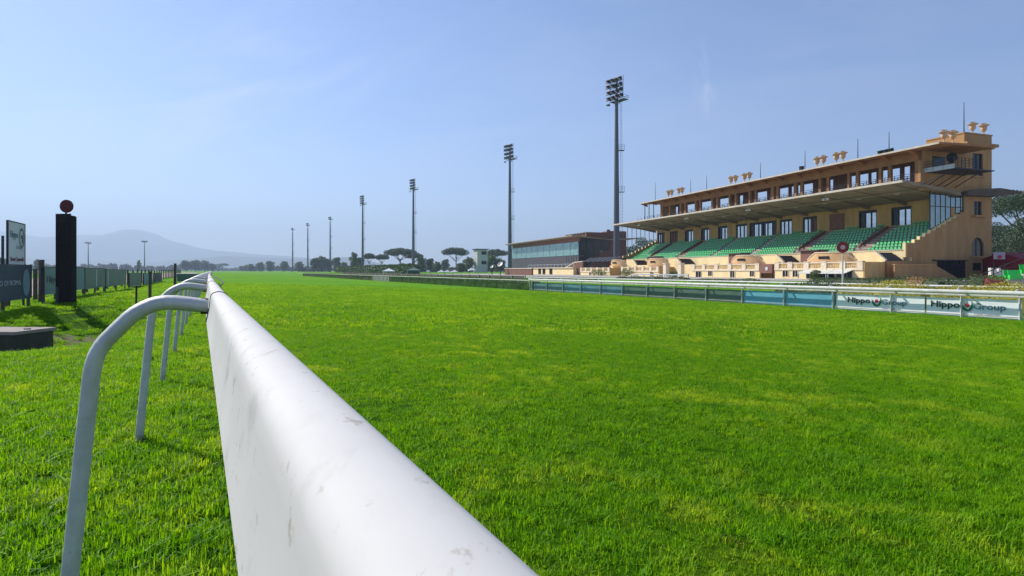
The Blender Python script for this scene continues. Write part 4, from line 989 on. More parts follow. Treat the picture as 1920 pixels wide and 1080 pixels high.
terrace(46, 61.0, 2.1, 'third balustraded terrace from the right, with shrubs below', [('win', 48, 49, .2, 1.0)], 5, True)
terrace(66.4, 82, 1.95, 'farthest balustraded terrace, left of the seating', [('win', 70, 71, .2, .9), ('win', 76, 77, .2, .9)], 5, True)
# brown kiosk with round clock between the first two terraces
kk = stand_obj('kiosk', 'small brown kiosk with a round white dial between two terraces', 'kiosk', 16.6, -5.6)
MB().box(-.6, 1.8, -1.25, 1.25, .9, 2.3).obj('body', M['brown'], kk)
o = MB().lathe([(.3, 0), (.3, .05)], (0, 0, 0), 18).obj('dial', M['white'], kk); o.rotation_euler = (0, R(-90), 0); o.location = (-.61, -.2, 1.6)
MB().box(-.45, -.3, -1.1, -.95, 0, .897).obj('leg', M['dark'], kk); MB().box(-.45, -.3, .95, 1.1, 0, .897).obj('leg', M['dark'], kk)
pr = stand_obj('stair_pillar', 'tall cream pillar nearer the middle terrace beside the left stairs', 'pillar', a_of(1249, -6), -6); MB().box(-.4, .4, -.5, .5, 0, 2.6).box(-.5, .5, -.6, .6, 2.603, 2.75).obj('shaft', M['stone'], pr)
pr = stand_obj('stair_pillar', 'tall cream pillar by the third terrace beside the left stairs', 'pillar', a_of(1277, -6), -6); MB().box(-.4, .4, -.5, .5, 0, 2.6).box(-.5, .5, -.6, .6, 2.603, 2.75).obj('shaft', M['stone'], pr)
# shrubs at the terraces
def bush(u, b, h, label, m='leaf', r=None):
    p = stand_obj('terrace_shrub', label, 'shrub', a_of(u, b), b); r = r or h * .6; mb = MB()
    for _ in range(700):
        d = Vector((random.gauss(0, 1), random.gauss(0, 1), random.gauss(0, 1))).normalized() * random.random() ** .33
        mb.leaf((d.x * r, d.y * r, h * .5 + d.z * h * .5), .22)
    mb.obj('foliage', M[m], p); MB().tube([(0, 0, 0), (0, 0, h * .6)], .06, 6).obj('stem', M['bark'], p)
bush(1175, -7.6, 1.7, 'round green shrub left under the third terrace', 'leaf', 1.6); bush(1122, -7.6, 1.5, 'round green shrub under the farthest terrace', 'leaf', 1.9)
bush(1530, -7.4, 1.4, 'pale bushy plant left of the terrace awning', 'olive', .8); bush(1262, -4, 1.1, 'low shrub between the two tall pillars', 'leaf', 1.2)
# urns on the roof
def urn(u, b, z, label, sc_=1.0, a=None):
    o = stand_obj('roof_urn', label, 'urn', a_of(u, b) if a is None else a, b); o.location.z = z; o['group'] = 'urns on the grandstand roof'
    return o
UP = [(.22, 0), (.24, .07), (.10, .14), (.07, .40), (.16, .52), (.32, .70), (.38, .92), (.35, 1.16), (.42, 1.26), (.62, 1.33), (.64, 1.40), (.46, 1.46), (.34, 1.40)]
um = MB().lathe(UP, (0, 0, 0), 16); ume = None; upl = None
ucl = [((1253.5, 1259.5, 1273, 1279), 'leftmost cluster'), ((1370.5, 1379, 1396, 1405), 'second cluster from the left'), ((1532, 1544, 1568, 1580.5), 'third cluster from the left')]
def make_urn(o, top_plant=True):
    global ume, upl
    if ume is None:
        b_ = um.obj('bowl', M['urn'], o, True); ume = b_.data; mb = MB(); 
        for _ in range(60): t = random.random() * 6.28; r_ = random.random() * .4; mb.leaf((r_ * math.cos(t), r_ * math.sin(t), 1.46 + random.random() * .22), .16)
        upl = mb.obj('dry_plant', M['dryp'], o).data
    else:
        for nm, me in (('bowl', ume), ('dry_plant', upl)): c_ = bpy.data.objects.new(nm, me); C.objects.link(c_); c_.parent = o
ordn = ['first', 'second', 'third', 'last']
for us, cl in ucl:
    for i, u in enumerate(us): make_urn(urn(u, 2.5, 17.44, 'ochre stone urn on the roof edge, %s of the %s' % (ordn[i], cl)))
make_urn(urn(1767.5, end_bz(1767.5, 260, -3.3)[0] + .25, 17.48, 'ochre stone urn on the gallery roof, farther from the tower', a=-3.3)); make_urn(urn(1786.7, end_bz(1786.7, 260, -3.3)[0], 17.56, 'ochre stone urn on the gallery roof, close to the tower', a=-3.3))
for u, lb in ((1823.7, 'large urn on top of the tower parapet, nearer the lightning rod'), (1844.5, 'large urn on top of the tower parapet, at the outer corner')):
    b_, z_ = end_bz(u, 250, .6); o = urn(0, b_, 20.33, lb, a=.6); make_urn(o); o.scale = (1.03, 1.03, 1.03)
# lightning rods, roof lights
for i, (u, v0, v1, lb) in enumerate([(1228.7, 342, 375, 'farthest left on the gallery roof'), (1295, 336, 364, 'just right of the leftmost urns'), (1325, 329, 357, 'between the first two urn clusters'), (1426, 305, 335, 'right of the second urn cluster'), (1509.5, 283, 320, 'just left of the third urn cluster'), (1608.5, 260, 300, 'right of the third urn cluster'), (1667, 247, 285, 'above the row of black roof floodlights'), (1807.5, 192, 250, 'tallest, beside the tower parapet')]):
    b_ = 5.0; 
    if i == 7: b_, zz = end_bz(u, v0, .3); aa = .3; zb = 20.1
    else: aa = a_of(u, b_); zz = z_of(u, v0, b_); zb = 17.5
    o = stand_obj('lightning_rod', 'thin lightning rod, ' + lb, 'lightning rod', aa, b_); o['group'] = 'lightning rods on the grandstand'
    MB().tube([(0, 0, zb), (0, 0, zz)], [.07, .035], 6).obj('rod', M['dark'], o); MB().lathe([(.14, 0), (.14, .1), (.06, .2)], (0, 0, zb - .02), 8).obj('foot', M['dark'], o)
for u, lb in ((1651, 'left'), (1661, 'middle'), (1671, 'right')):
    o = stand_obj('roof_floodlight', 'small black floodlight on the roof edge, %s of three' % lb, 'floodlight', a_of(u, 3.0), 3.0); o.location.z = 17.46; o['group'] = 'small floodlights on the roof edge'
    mb = MB(); mb.prism_y([(-.25, .22), (-.35, .55), (.12, .68), (.22, .36)], -.24, .24); mb.obj('housing', M['black'], o); MB().box(-.06, .06, -.33, .33, 0, .3).obj('bracket', M['dark'], o)
o = stand_obj('roof_vent', 'small black vent box on the roof edge left of the third urns', 'vent', a_of(1503, 3.0), 3.0); o.location.z = 17.45; MB().box(-.25, .25, -.25, .25, 0, .7).obj('box', M['black'], o); MB().box(-.32, .32, -.32, .32, .703, .78).obj('cap', M['dark'], o)
# covered television camera on the platform
tv = stand_obj('television_camera', 'dark covered camera on a stand on the platform beside the tower', 'camera', -2.9, 5.6); tv.location.z = 14.42
mb = MB(); mb.lathe([(.1, .8), (.45, 1.0), (.6, 1.4), (.5, 1.85), (.15, 2.05)], (0, 0, 0), 12); mb.obj('cover', M['black'], tv, True)
mb = MB(); 
for t in (0, 2.1, 4.2): mb.tube([(0, 0, .95), (.35 * math.cos(t), .35 * math.sin(t), 0)], .035, 6)
mb.obj('tripod', M['dark'], tv)

# ------------------------------------------------------------------ second stand
s2a, s2e = 99.8, 160.0
G2 = stand_obj('glass_stand', 'dark second grandstand with a long tinted glass front and thin roof', 'grandstand', s2a, 0)
Ln = s2e - s2a
MB().box(2, 2.3, 0, Ln, .2, 5.95).obj('front_cladding', M['pgrey'], G2)
gl = MB().box(2.0, 2.1, .3, Ln, 5.98, 9.85).obj('glass_front', M['tglass'], G2)
fr = MB()
for i in range(12): y = .3 + (Ln - .35) * i / 11; fr.box(1.93, 1.997, y, y + .06, 5.98, 9.85)
fr.box(1.9, 1.99, .3, Ln, 5.86, 5.975); fr.obj('mullion', M['tglass'], gl)
MB().box(2.1, 2.5, 0, Ln, 9.86, 11.1).obj('front_beam', M['brown'], G2)
MB().prism_y([(-.5, 11.35), (-.5, 11.65), (12.4, 10.7), (12.4, 10.4)], -.8, Ln + 1.2).obj('roof', M['canopy'], G2)
MB().box(-.6, -.503, -.85, Ln + 1.25, 11.4, 11.62).obj('roof_fascia', M['conc'], G2)
MB().prism_y([(2, .2), (2, 1.0), (5, 2.5), (8.8, 5.8), (9.2, 7.0), (12.4, 7.4), (12.4, .2)], 0, .3).obj('stepped_wall', M['brick'], G2)
mb = MB()
mb.add([(2, .02, 2.5), (12.4, .02, 7.4), (12.4, .02, 10.4), (2, .02, 10.9)], [(0, 1, 2, 3)])
mb = MB().prism_y([(2.1, 1.1), (5, 2.55), (8.8, 5.85), (9.2, 7.05), (12.35, 7.45), (12.35, 10.4), (2.1, 10.9)], .05, .2); sg_ = mb.obj('side_glazing', M['dglass'], G2)
fr = MB(); fr.box(2.05, 12.3, -.04, -.003, 8.9, 9.02)
for b in (4.5, 7.0, 9.5): fr.box(b, b + .08, -.04, -.003, 3 + (b - 4) * .9, 10.5)
fr.obj('frame', M['dark'], sg_)
MB().box(12.4, 18, 0, 5, .2, 13.2).obj('tower', M['brick'], G2)
MB().prism_y([(12.0, 10.4), (12.0, 10.8), (23.5, 11.35), (23.5, 11.2), (18, 10.5)], -1.0, -.003).obj('rear_roof', M['canopy'], G2)
up = MB().box(4.5, 12.4, 0, 15, 11.0, 12.7).obj('upper_storey', M['brick'], G2)
for q in range(5): MB().box(4.44, 4.497, 1 + q * 2.1, 2.3 + q * 2.1, 11.9, 12.6).obj('opening', M['black'], up)
MB().box(11.3, 12.395, -.1, -.003, 12.0, 13.6).obj('parapet', M['brick'], G2)
# low terrace building before the glass stand
lb_ = stand_obj('terrace_building', 'low ochre building with dark doorways below the glass stand', 'building', a_of(1075, -6), -6)
ln2 = a_of(991, -6) - a_of(1075, -6); ztop = z_of(1040, 503, -6)
MB().box(0, 6, 0, ln2, 0, ztop).obj('wall', M['cream'], lb_)
MB().box(-.3, 6.2, -.2, ln2 + .2, ztop + .003, ztop + .2).obj('coping', M['stone'], lb_)
for ua in (1012, 1020, 1033): y = a_of(ua, -6) - a_of(1075, -6); MB().box(-.06, -.003, y - 1.1, y + 1.1, .2, 2.1).obj('doorway', M['dglass'], lb_)
mb = MB()
for i in range(14): y = ln2 * i / 13; mb.box(.1, .2, y, y + .1, ztop + .203, ztop + 1.1)
mb.tube([(.15, 0, ztop + 1.1), (.15, ln2, ztop + 1.1)], .05, 5); mb.obj('railing', M['lgrey'], lb_)
sl = stand_obj('brick_stair', 'red brick stair wall right of the low ochre building', 'stairs', a_of(1083, -5), -5)
MB().prism_x([(-3, 0), (-3, 3.6), (2, 3.4), (15, .3), (15, 0)], 0, .4).obj('wall', M['brick'], sl); MB().prism_x([(-3, 3.603), (-3, 3.8), (2, 3.6), (15, .5), (15, .303), (2, 3.403)], -.05, .45).obj('coping', M['stone'], sl)
mb = MB(); 
for i in range(8): mb.tube([(.5, -3 + i * 1.6, 3.6), (.5, -3 + i * 1.6, 5.2)], .06, 5)
mb.tube([(.5, -3, 5.2), (.5, 9, 5.2)], .05, 5); mb.obj('railing', M['dark'], sl)
so = stand_obj('solar_shade', 'row of dark slatted panels beneath the brick tower of the glass stand', 'shade', a_of(1122, -2), -2)
mb = MB()
for i in range(7): mb.prism_y([(0, 3.6), (.0, 3.7), (2.5, 4.8), (2.5, 4.7)], -8 + i * 2.6, -8 + i * 2.6 + 1.9)
mb.obj('slat', M['dark'], so); mb = MB()
for i in range(4): mb.box(1.1, 1.25, -7 + i * 5, -6.85 + i * 5, 0, 4.2)
mb.obj('post', M['dark'], so)
# wall, fence and dishes to the left
bw = thing('brown_wall', 'low brown boundary wall left of the ochre terrace building', 'wall', at(975, 150, z=0), T2)
MB().box(-.2, .2, -9, 12, 0, 1.75).obj('wall', M['brick'], bw); MB().box(-.3, .3, -9.1, 12.1, 1.753, 1.9).obj('coping', M['stone'], bw)
def dish(u, v, Y, r, label, el):
    p = at(u, Y, v=v); o = thing('satellite_dish', label, 'satellite dish', (p.x, p.y, 0))
    n = 20; mb = MB(); prof = [(0, 0), (r * .5, .06 * r), (r, .26 * r)]
    vs = []
    for q, (rr_, zz) in enumerate(prof):
        for j in range(n): t = 6.2832 * j / n; vs.append(Vector((rr_ * math.cos(t), rr_ * math.sin(t), zz)))
    q_ = Vector((-.45, -.65, el)).normalized().to_track_quat('Z', 'Y')
    vs = [q_ @ v_ + Vector((0, 0, p.z)) for v_ in vs]
    mb.add(vs, [(i * n + j, i * n + (j + 1) % n, (i + 1) * n + (j + 1) % n, (i + 1) * n + j) for i in range(2) for j in range(n)]); mb.obj('reflector', M['white'], o, True)
    MB().tube([(0, .2, 0), (0, .2, p.z - .1)], .12, 6).tube([(0, 0, p.z - .2), Vector((0, 0, p.z)) + q_ @ Vector((0, 0, r))], .04, 5).obj('mount', M['dark'], o)
dish(938, 496, 160, .75 * 1.0 + .1, 'large white satellite dish beyond the hedge', .6); dish(922.5, 500, 160, .5, 'small white satellite dish left of the large one', .5)
mf = thing('dark_fence', 'long dark mesh fence beyond the laurel hedge', 'fence', (0, 0, 0), T1)
mb = MB(); mb.box(39.2, 39.28, t_of_u(985, 39.2), 200, -.5, .55); mb.obj('mesh', M['wood'], mf)
pb = MB().box(39.05, 39.17, -.08, .08, -.7, .68).obj('post', M['conc'], mf)
for i in range(34):
    o = pb if i == 0 else pb.copy()
    if i: C.objects.link(o); o.parent = mf
    o.location = (0, t_of_u(985, 39.2) + i * 4, 0)
# tower building
M['twr'] = mat('tower_plaster', (.58, .54, .54), (.46, .43, .43), .5, .8)
tw = thing('judges_tower', 'narrow white three storey tower with flat roof beyond the hedge', 'tower', at(901, 330, z=0), R(24))
MB().box(-3.1, 3.1, -3.1, 3.1, 0, 13.2).obj('wall', M['twr'], tw); MB().box(-3.9, 3.9, -3.9, 3.9, 13.2, 13.6).obj('roof', M['dark'], tw)
for z in (10.3, 4.8, 7.4):
    if z != 7.4: MB().box(-.6, 2.4, -3.18, -3.103, z, z + 1.9).obj('window', M['black'], tw)
    MB().box(-3.16, -3.103, -1.0, 1.0, z, z + .3).obj('ledge', M['lgrey'], tw)
mb = MB(); mb.box(-3.2, 3.2, -3.2, -3.103, 3.4, 3.6); mb.box(-3.2, 3.2, -3.2, -3.103, 6.7, 6.9); mb.obj('band', M['lgrey'], tw)
# gazebos
def gazebo(u, Y, wpx, vtop, m, label, walls=None):
    W = wpx / F * Y / 2; zt = HC + (V0 - vtop) / F * Y; p = at(u, Y, z=-.1); o = thing('gazebo', label, 'gazebo', p, R(12)); o['group'] = 'pop-up tents beyond the hedge'
    ze = zt * .62; mb = MB()
    prof = [(W, ze - .35), (W, ze), (W * .6, ze + (zt - ze) * .30), (W * .25, ze + (zt - ze) * .72), (.05, zt)]
    vs = [(x * r_, y * r_, z) for r_, z in prof for x, y in ((-1, -1), (1, -1), (1, 1), (-1, 1))]
    mb.add(vs, [(i * 4 + j, i * 4 + (j + 1) % 4, (i + 1) * 4 + (j + 1) % 4, (i + 1) * 4 + j) for i in range(4) for j in range(4)] + [(0, 1, 2, 3), (16, 17, 18, 19)])
    mb.obj('roof', m, o)
    for x in (-1, 1):
        for y in (-1, 1): MB().tube([(x * W * .96, y * W * .96, 0), (x * W * .96, y * W * .96, ze - .3)], .06, 5).obj('leg', M['lgrey'], o)
    if walls: MB().box(-W * .93, W * .93, W * .88, W * .9, .1, ze - .36).obj('wall', walls, o)
    return o
M['tentg'] = mat('green_canvas', (.10, .20, .16), None, 2, .8); M['tentw'] = mat('white_canvas', (.78, .78, .82), (.66, .66, .74), 1, .8)
gazebo(729, 190, 23, 502.5, M['tentw'], 'largest white gazebo with closed walls left of the green one', M['tentw'])
gazebo(776, 190, 24, 500.5, M['tentg'], 'dark green gazebo with hipped roof', M['tentg'])
gazebo(827.5, 230, 13, 506, M['tentw'], 'small white tent, left of the three side by side'); gazebo(838.5, 240, 11, 506, M['tentw'], 'small white tent, middle of the three side by side'); gazebo(852, 230, 13, 506, M['tentw'], 'small white tent, right of the three side by side')
gazebo(885, 220, 14, 501, M['tentw'], 'white tent at the foot of the white tower'); gazebo(803, 230, 7, 505, M['tentw'], 'tiny white tent right of the green gazebo'); gazebo(750, 215, 7, 507, M['tentw'], 'tiny white tent between the large white and the green gazebo')

# ------------------------------------------------------------------ floodlight masts
def mast(name, label, h, rows, ladder=True, wid=1.0, head_rot=0.0):
    o = thing(name, label, 'floodlight mast', (0, 0, 0)); o['group'] = 'floodlight masts'
    MB().tube([(0, 0, -.5), (0, 0, h - 5)], [.95 * wid, .45 * wid], 12).obj('pole', M['mast'], o, True)
    hd = MB(); fr = MB(); nz_ = rows; H_ = 1.6 * rows
    for r_ in range(nz_):
        z = h - H_ + 1.6 * r_ + .3; nc = 4; off = r_ * .18
        fr.tube([(-2.6 - off * .3, 0, z), (2.3, 0, z)], .07, 5)
        for c_ in range(nc):
            x = -2.3 - off * .6 + 1.5 * c_ + random.uniform(-.12, .12); z = h - H_ + 1.6 * r_ + .3 + random.uniform(-.12, .12)
            # lamp: tilted box with visor, facing -y and down
            hd.add([(x - .66, -.85, z - .2), (x + .66, -.85, z - .2), (x + .66, -.7, z + 1.0), (x - .66, -.7, z + 1.0), (x - .32, -.1, z + .1), (x + .32, -.1, z + .1), (x + .32, -.05, z + .6), (x - .32, -.05, z + .6)],
                   [(3, 2, 1, 0), (4, 5, 6, 7), (0, 1, 5, 4), (1, 2, 6, 5), (2, 3, 7, 6), (3, 0, 4, 7)])
            hd.add([(x - .6, -.68, z + .8), (x + .6, -.68, z + .8), (x + .6, -1.45, z + .55), (x - .6, -1.45, z + .55), (x - .6, -.68, z + .84), (x + .6, -.68, z + .84), (x + .6, -1.45, z + .59), (x - .6, -1.45, z + .59)], [(0, 1, 2, 3), (7, 6, 5, 4), (0, 4, 5, 1), (1, 5, 6, 2), (2, 6, 7, 3), (3, 7, 4, 0)])
    for x in (-2.4, -.6, 1.2, 2.3): fr.tube([(x, .1, h - H_), (x, .1, h + .1)], .06, 5)
    # platform behind with rails
    fr.box(-2.5, 2.5, .2, 2.0, h - H_ - .1, h - H_ + .05)
    for z in (.55, 1.1): fr.tube([(-2.5, 2.0, h - H_ + z), (2.5, 2.0, h - H_ + z)], .045, 5); fr.tube([(2.5, .2, h - H_ + z), (2.5, 2.0, h - H_ + z)], .045, 5); fr.tube([(-2.5, .2, h - H_ + z), (-2.5, 2.0, h - H_ + z)], .045, 5)
    for x in (-2.5, -1.2, 0, 1.2, 2.5): fr.tube([(x, 2.0, h - H_), (x, 2.0, h - H_ + 1.15)], .045, 5)
    fr.tube([(0, 0, h - 6), (0, .2, h - .2)], .25, 8); fr.tube([(0, 0, h - H_ - 1.6), (1.8, .8, h - H_)], .09, 5); fr.tube([(0, 0, h - H_ - 1.6), (-1.8, .8, h - H_)], .09, 5)
    if rows >= 4: fr.tube([(-2.4, -.6, h - H_ - .9), (-2.4, .1, h - H_)], .06, 5); hd.box(-2.8, -2.0, -1.1, -.4, h - H_ - 1.2, h - H_ - .8)
    a = fr.obj('head_frame', M['dark'], o); b = hd.obj('lamps', M['dark'], o)
    for x in (a, b): x.rotation_euler = (0, 0, head_rot)
    if ladder:
        mb = MB(); 
        for x in (0, .0): pass
        mb.tube([(1.2, -.28, 6), (1.0, -.28, h - 7)], .035, 4, caps=False); mb.tube([(1.75, -.28, 6), (1.35, -.28, h - 7)], .035, 4, caps=False)
        z = 6
        while z < h - 7: f_ = (z - 6) / (h - 13); mb.tube([(1.2 - .2 * f_, -.28, z), (1.75 - .4 * f_, -.28, z)], .03, 4, caps=False); z += .9
        mb.obj('ladder', M['mast'], o)
        for fz_ in (.42, .63):
            z = h * fz_; mb = MB(); mb.box(.5, 2.1, -.6, .5, z - .1, z + .02)
            for zz in (.5, 1.05, 1.5): mb.tube([(.5, -.6, z + zz), (2.1, -.6, z + zz)], .03, 4); mb.tube([(2.1, -.6, z + zz), (2.1, .5, z + zz)], .03, 4)
            for x in (.6, 1.3, 2.1): mb.tube([(x, -.6, z), (x, -.6, z + 1.5)], .03, 4)
            mb.obj('rest_platform', M['dark'], o)
    return o
HM = 55.0; HR = R(-52)
m1 = mast('floodlight_mast', 'tallest floodlight mast, rising behind the left tip of the grandstand canopy', HM, 4, head_rot=HR)
m1.location = at(1156, 160, z=0)
for u, hp, lb in ((956, 237, 'floodlight mast at the left end of the glass stand'), (775, 172, 'floodlight mast rising behind the green gazebo and umbrella pines'), (680, 141, 'floodlight mast beside the tall tree left of the umbrella pines')):
    dup(m1, at(u, F * (HM - HC) / hp, z=0), None, lb)
m2 = mast('floodlight_mast', 'floodlight mast, right of the three distant ones by the dark grove', HM, 2, head_rot=HR); m2.location = at(619, F * (HM - HC) / 101, z=0)
dup(m2, at(577, F * (HM - HC) / 89, z=0), None, 'floodlight mast, middle of the three distant ones'); dup(m2, at(548.5, F * (HM - HC) / 80, z=0), None, 'farthest floodlight mast, left of the three distant ones')
m3 = mast('floodlight_mast', 'small distant floodlight mast right of the black pylon', 31, 1, False, .7, R(10)); m3.location = at(165.5, 600, z=0)
dup(m3, at(271, 590, z=0), None, 'small distant floodlight mast below the mountain summit').scale = (.9, .9, 1.03)

# ------------------------------------------------------------------ right edge: marquee, green seats, handrail
mq = thing('marquee', 'red marquee behind the green seats at the right edge', 'marquee', at(1917, 76, z=.1), R(-12))
MB().prism_x([(-5, 0), (-5, 2.6), (0, 3.6), (5, 2.6), (5, 0)], -2.6, 6).obj('canvas', M['redtent'], mq)
mb = MB()
for i in range(5): mb.box(-2.2 + i * 1.9, -1.2 + i * 1.9, -5.06, -5.003, .5, 2.4)
mb.obj('window', M['pink'], mq)
bs_ = thing('banner_stand', 'white upright banner with a red emblem at the right edge of the grandstand', 'banner', at(1874, 66, z=.1), R(-30))
MB().box(-.5, .5, -.04, .04, 2.5, 3.3).obj('sheet', M['lav'], bs_); o = vdisc(.2, .02, -.07).obj('emblem', M['red'], bs_); o.location = (0, 0, 2.75)
MB().box(-.53, -.47, -.03, .03, 0, 2.197).box(.47, .53, -.03, .03, 0, 2.197).obj('leg', M['dark'], bs_)
tr_ = thing('tiered_seats', 'small tier of bright green seats at the right edge of the photo', 'seating', at(1896, 52, z=-.25), R(-20))
MB().prism_y([(-1.4, 0), (-1.4, .25), (-.2, .25), (-.2, .75), (.9, .75), (.9, 1.25), (2.2, 1.25), (2.2, 1.75), (6, 1.75), (6, 0)], 0, 3).obj('steps', M['conc'], tr_)
M['seatb'] = mat('bright_green_plastic', (.03, .55, .07), (.05, .62, .10), 3, .4)
for x, z in ((-1.2, .25), (-.05, .75), (1.15, 1.25), (2.35, 1.75), (3.5, 1.75)):
    for q in range(2):
        mb = MB(); mb.box(x, x + .95, .1 + q * .9, .55 + q * .9, z + .003, z + .38); mb.prism_x([(.5 + q * .9, z + .385), (.56 + q * .9, z + .385), (.66 + q * .9, z + .85), (.6 + q * .9, z + .85)], x + .02, x + .93); mb.obj('seat', M['seatb'], tr_)
hd = thing('handrail', 'dark diagonal handrail climbing to the right edge before the red marquee', 'handrail', at(1824, 60, z=0))
pe = at(1990, 54, v=455) - at(1824, 60, z=0); mb = MB(); mb.tube([(0, 0, .55), pe], .05, 6); mb.tube([(0, 0, .1), pe - Vector((0, 0, .5))], .03, 6)
for i in range(9): q = Vector((0, 0, .55)).lerp(pe, i / 8); mb.tube([q, (q.x, q.y, -.2)], .035, 5)
mb.obj('rail', M['black'], hd)
bt = thing('barrier', 'low stack of grey and white barriers by the red flowers', 'barrier', at(1864, 64, z=0)); mb = MB()
for i in range(4): mb.box(-.5 + i * .42, -.28 + i * .42, -.2, .2, .1, 1.6 - .2 * (i % 2))
mb.obj('panel', M['white'], bt)
# parked vehicles and fences near the left terraces
br = thing('steel_barrier', 'grey steel barrier in front of the third terrace', 'barrier', at(1233, 92, z=-.35), T2); mb = MB(); mb.box(-.1, .1, -8, 8, .9, 1.1)
for i in range(9): mb.box(-.06, .06, -8 + i * 2, -7.85 + i * 2, 0, 1.0)
mb.box(-.04, .04, -8, 8, .45, .55); mb.obj('rail', M['lgrey'], br)

# ------------------------------------------------------------------ trees
def crown(mb, clumps, nleaf, leaf, flat=1.0):
    for (c, rx, ry, rz) in clumps:
        for _ in range(nleaf):
            d = Vector((random.gauss(0, 1), random.gauss(0, 1), random.gauss(0, 1))).normalized() * (random.random() ** .28)
            mb.leaf((c[0] + d.x * rx, c[1] + d.y * ry, c[2] + d.z * rz * flat), leaf * random.uniform(.6, 1.4))
def make_pine(name, label, h, r, seed, nleaf=330, leaf=.8):
    random.seed(seed); o = thing(name, label, 'tree'); o['group'] = 'umbrella pines'
    tr = MB(); zc = h * .74; tr.tube([(0, 0, -.3), (.2, .1, h * .3), (0, 0, h * .56)], [h * .035, h * .028, h * .022], 8)
    cl = []
    for i in range(16):
        t = i * 2.4; q = r * .78 * math.sqrt((i + .5) / 16); x, y = q * math.cos(t), q * math.sin(t)
        zz = zc + h * .17 * (1 - (q / r) ** 2) + random.uniform(-.02, .02) * h
        cl.append(((x, y, zz), r * .32, r * .32, h * .12))
        if i % 2: tr.tube([(0, 0, h * (.42 + .1 * random.random())), (x * .5, y * .5, zc - h * .12), (x, y, zz - h * .03)], [h * .014, h * .01, h * .004], 5)
    mb = MB(); crown(mb, cl, nleaf, leaf); mb.obj('crown', M['pine'], o); tr.obj('trunk', M['bark'], o, True); return o
def make_tree(name, label, h, r, seed, m='leaf', nleaf=150, leaf=.9, base=.22, group='trees behind the track'):
    random.seed(seed); o = thing(name, label, 'tree'); o['group'] = group
    tr = MB(); tr.tube([(0, 0, -.3), (.1, 0, h * .4), (0, .1, h * .7)], [h * .035, h * .025, h * .01], 7); cl = []
    for i in range(15):
        zz = h * (base + (1 - base) * (i + .5) / 15 * .94); f_ = math.sin(math.pi * min(1, (zz / h - base * .6) / (1.08 - base * .6))) ** .6
        t = i * 2.4 + random.random(); q = r * .55 * f_ * random.uniform(.5, 1.1)
        cl.append(((q * math.cos(t), q * math.sin(t), zz), r * .48 * random.uniform(.8, 1.15) * max(.45, f_), r * .48, h * .12))
        if i % 3 == 0: tr.tube([(0, 0, zz * .7), (q * math.cos(t), q * math.sin(t), zz)], [h * .012, h * .004], 5)
    mb = MB(); crown(mb, cl, nleaf, leaf); mb.obj('crown', M[m], o); tr.obj('trunk', M['bark'], o, True); return o
def put(o, u, Y): p = at(u, Y, z=0); o.location = (p.x, p.y, gz(p.x, p.y)); return o
def hpx(v, Y): return HC + (V0 - v) / F * Y + .3
# pines: (u, Y, v top, half width px, label)
pn = [(750, 430, 467, 32, 'large dark umbrella pine left of the green gazebo mast'), (777, 450, 475, 18, 'umbrella pine behind the mast at the green gazebo'), (692, 440, 476, 12, 'smaller umbrella pine right of the tall tree'), (716, 410, 478, 14, 'low dark umbrella pine next to the large one'),
      (855, 420, 466, 26, 'solitary umbrella pine left of the white tower'), (931, 400, 469, 22, 'umbrella pine between the white tower and the glass stand mast'), (880, 470, 486, 14, 'low pine partly behind the white tower'), (418, 1300, 494, 11, 'lone far umbrella pine near the vanishing point of the track')]
protos = [make_pine('umbrella_pine', 'x', 16, 11, 5), make_pine('umbrella_pine', 'x', 16, 11, 9)]
for i, (u, Y, v, hw, lb) in enumerate(pn):
    src = protos[i % 2]; o = src if i < 2 else dup(src, (0, 0, 0)); o['label'] = lb; put(o, u, Y); h = hpx(v, Y); o.scale = (hw / F * Y / 11, hw / F * Y / 11, h / 16); o.rotation_euler = (0, 0, i * 1.3)
tp = [make_tree('broadleaf_tree', 'x', 12, 5, 11, 'leaf'), make_tree('broadleaf_tree', 'x', 12, 5, 12, 'olive'), make_tree('broadleaf_tree', 'x', 12, 5, 13, 'privet')]
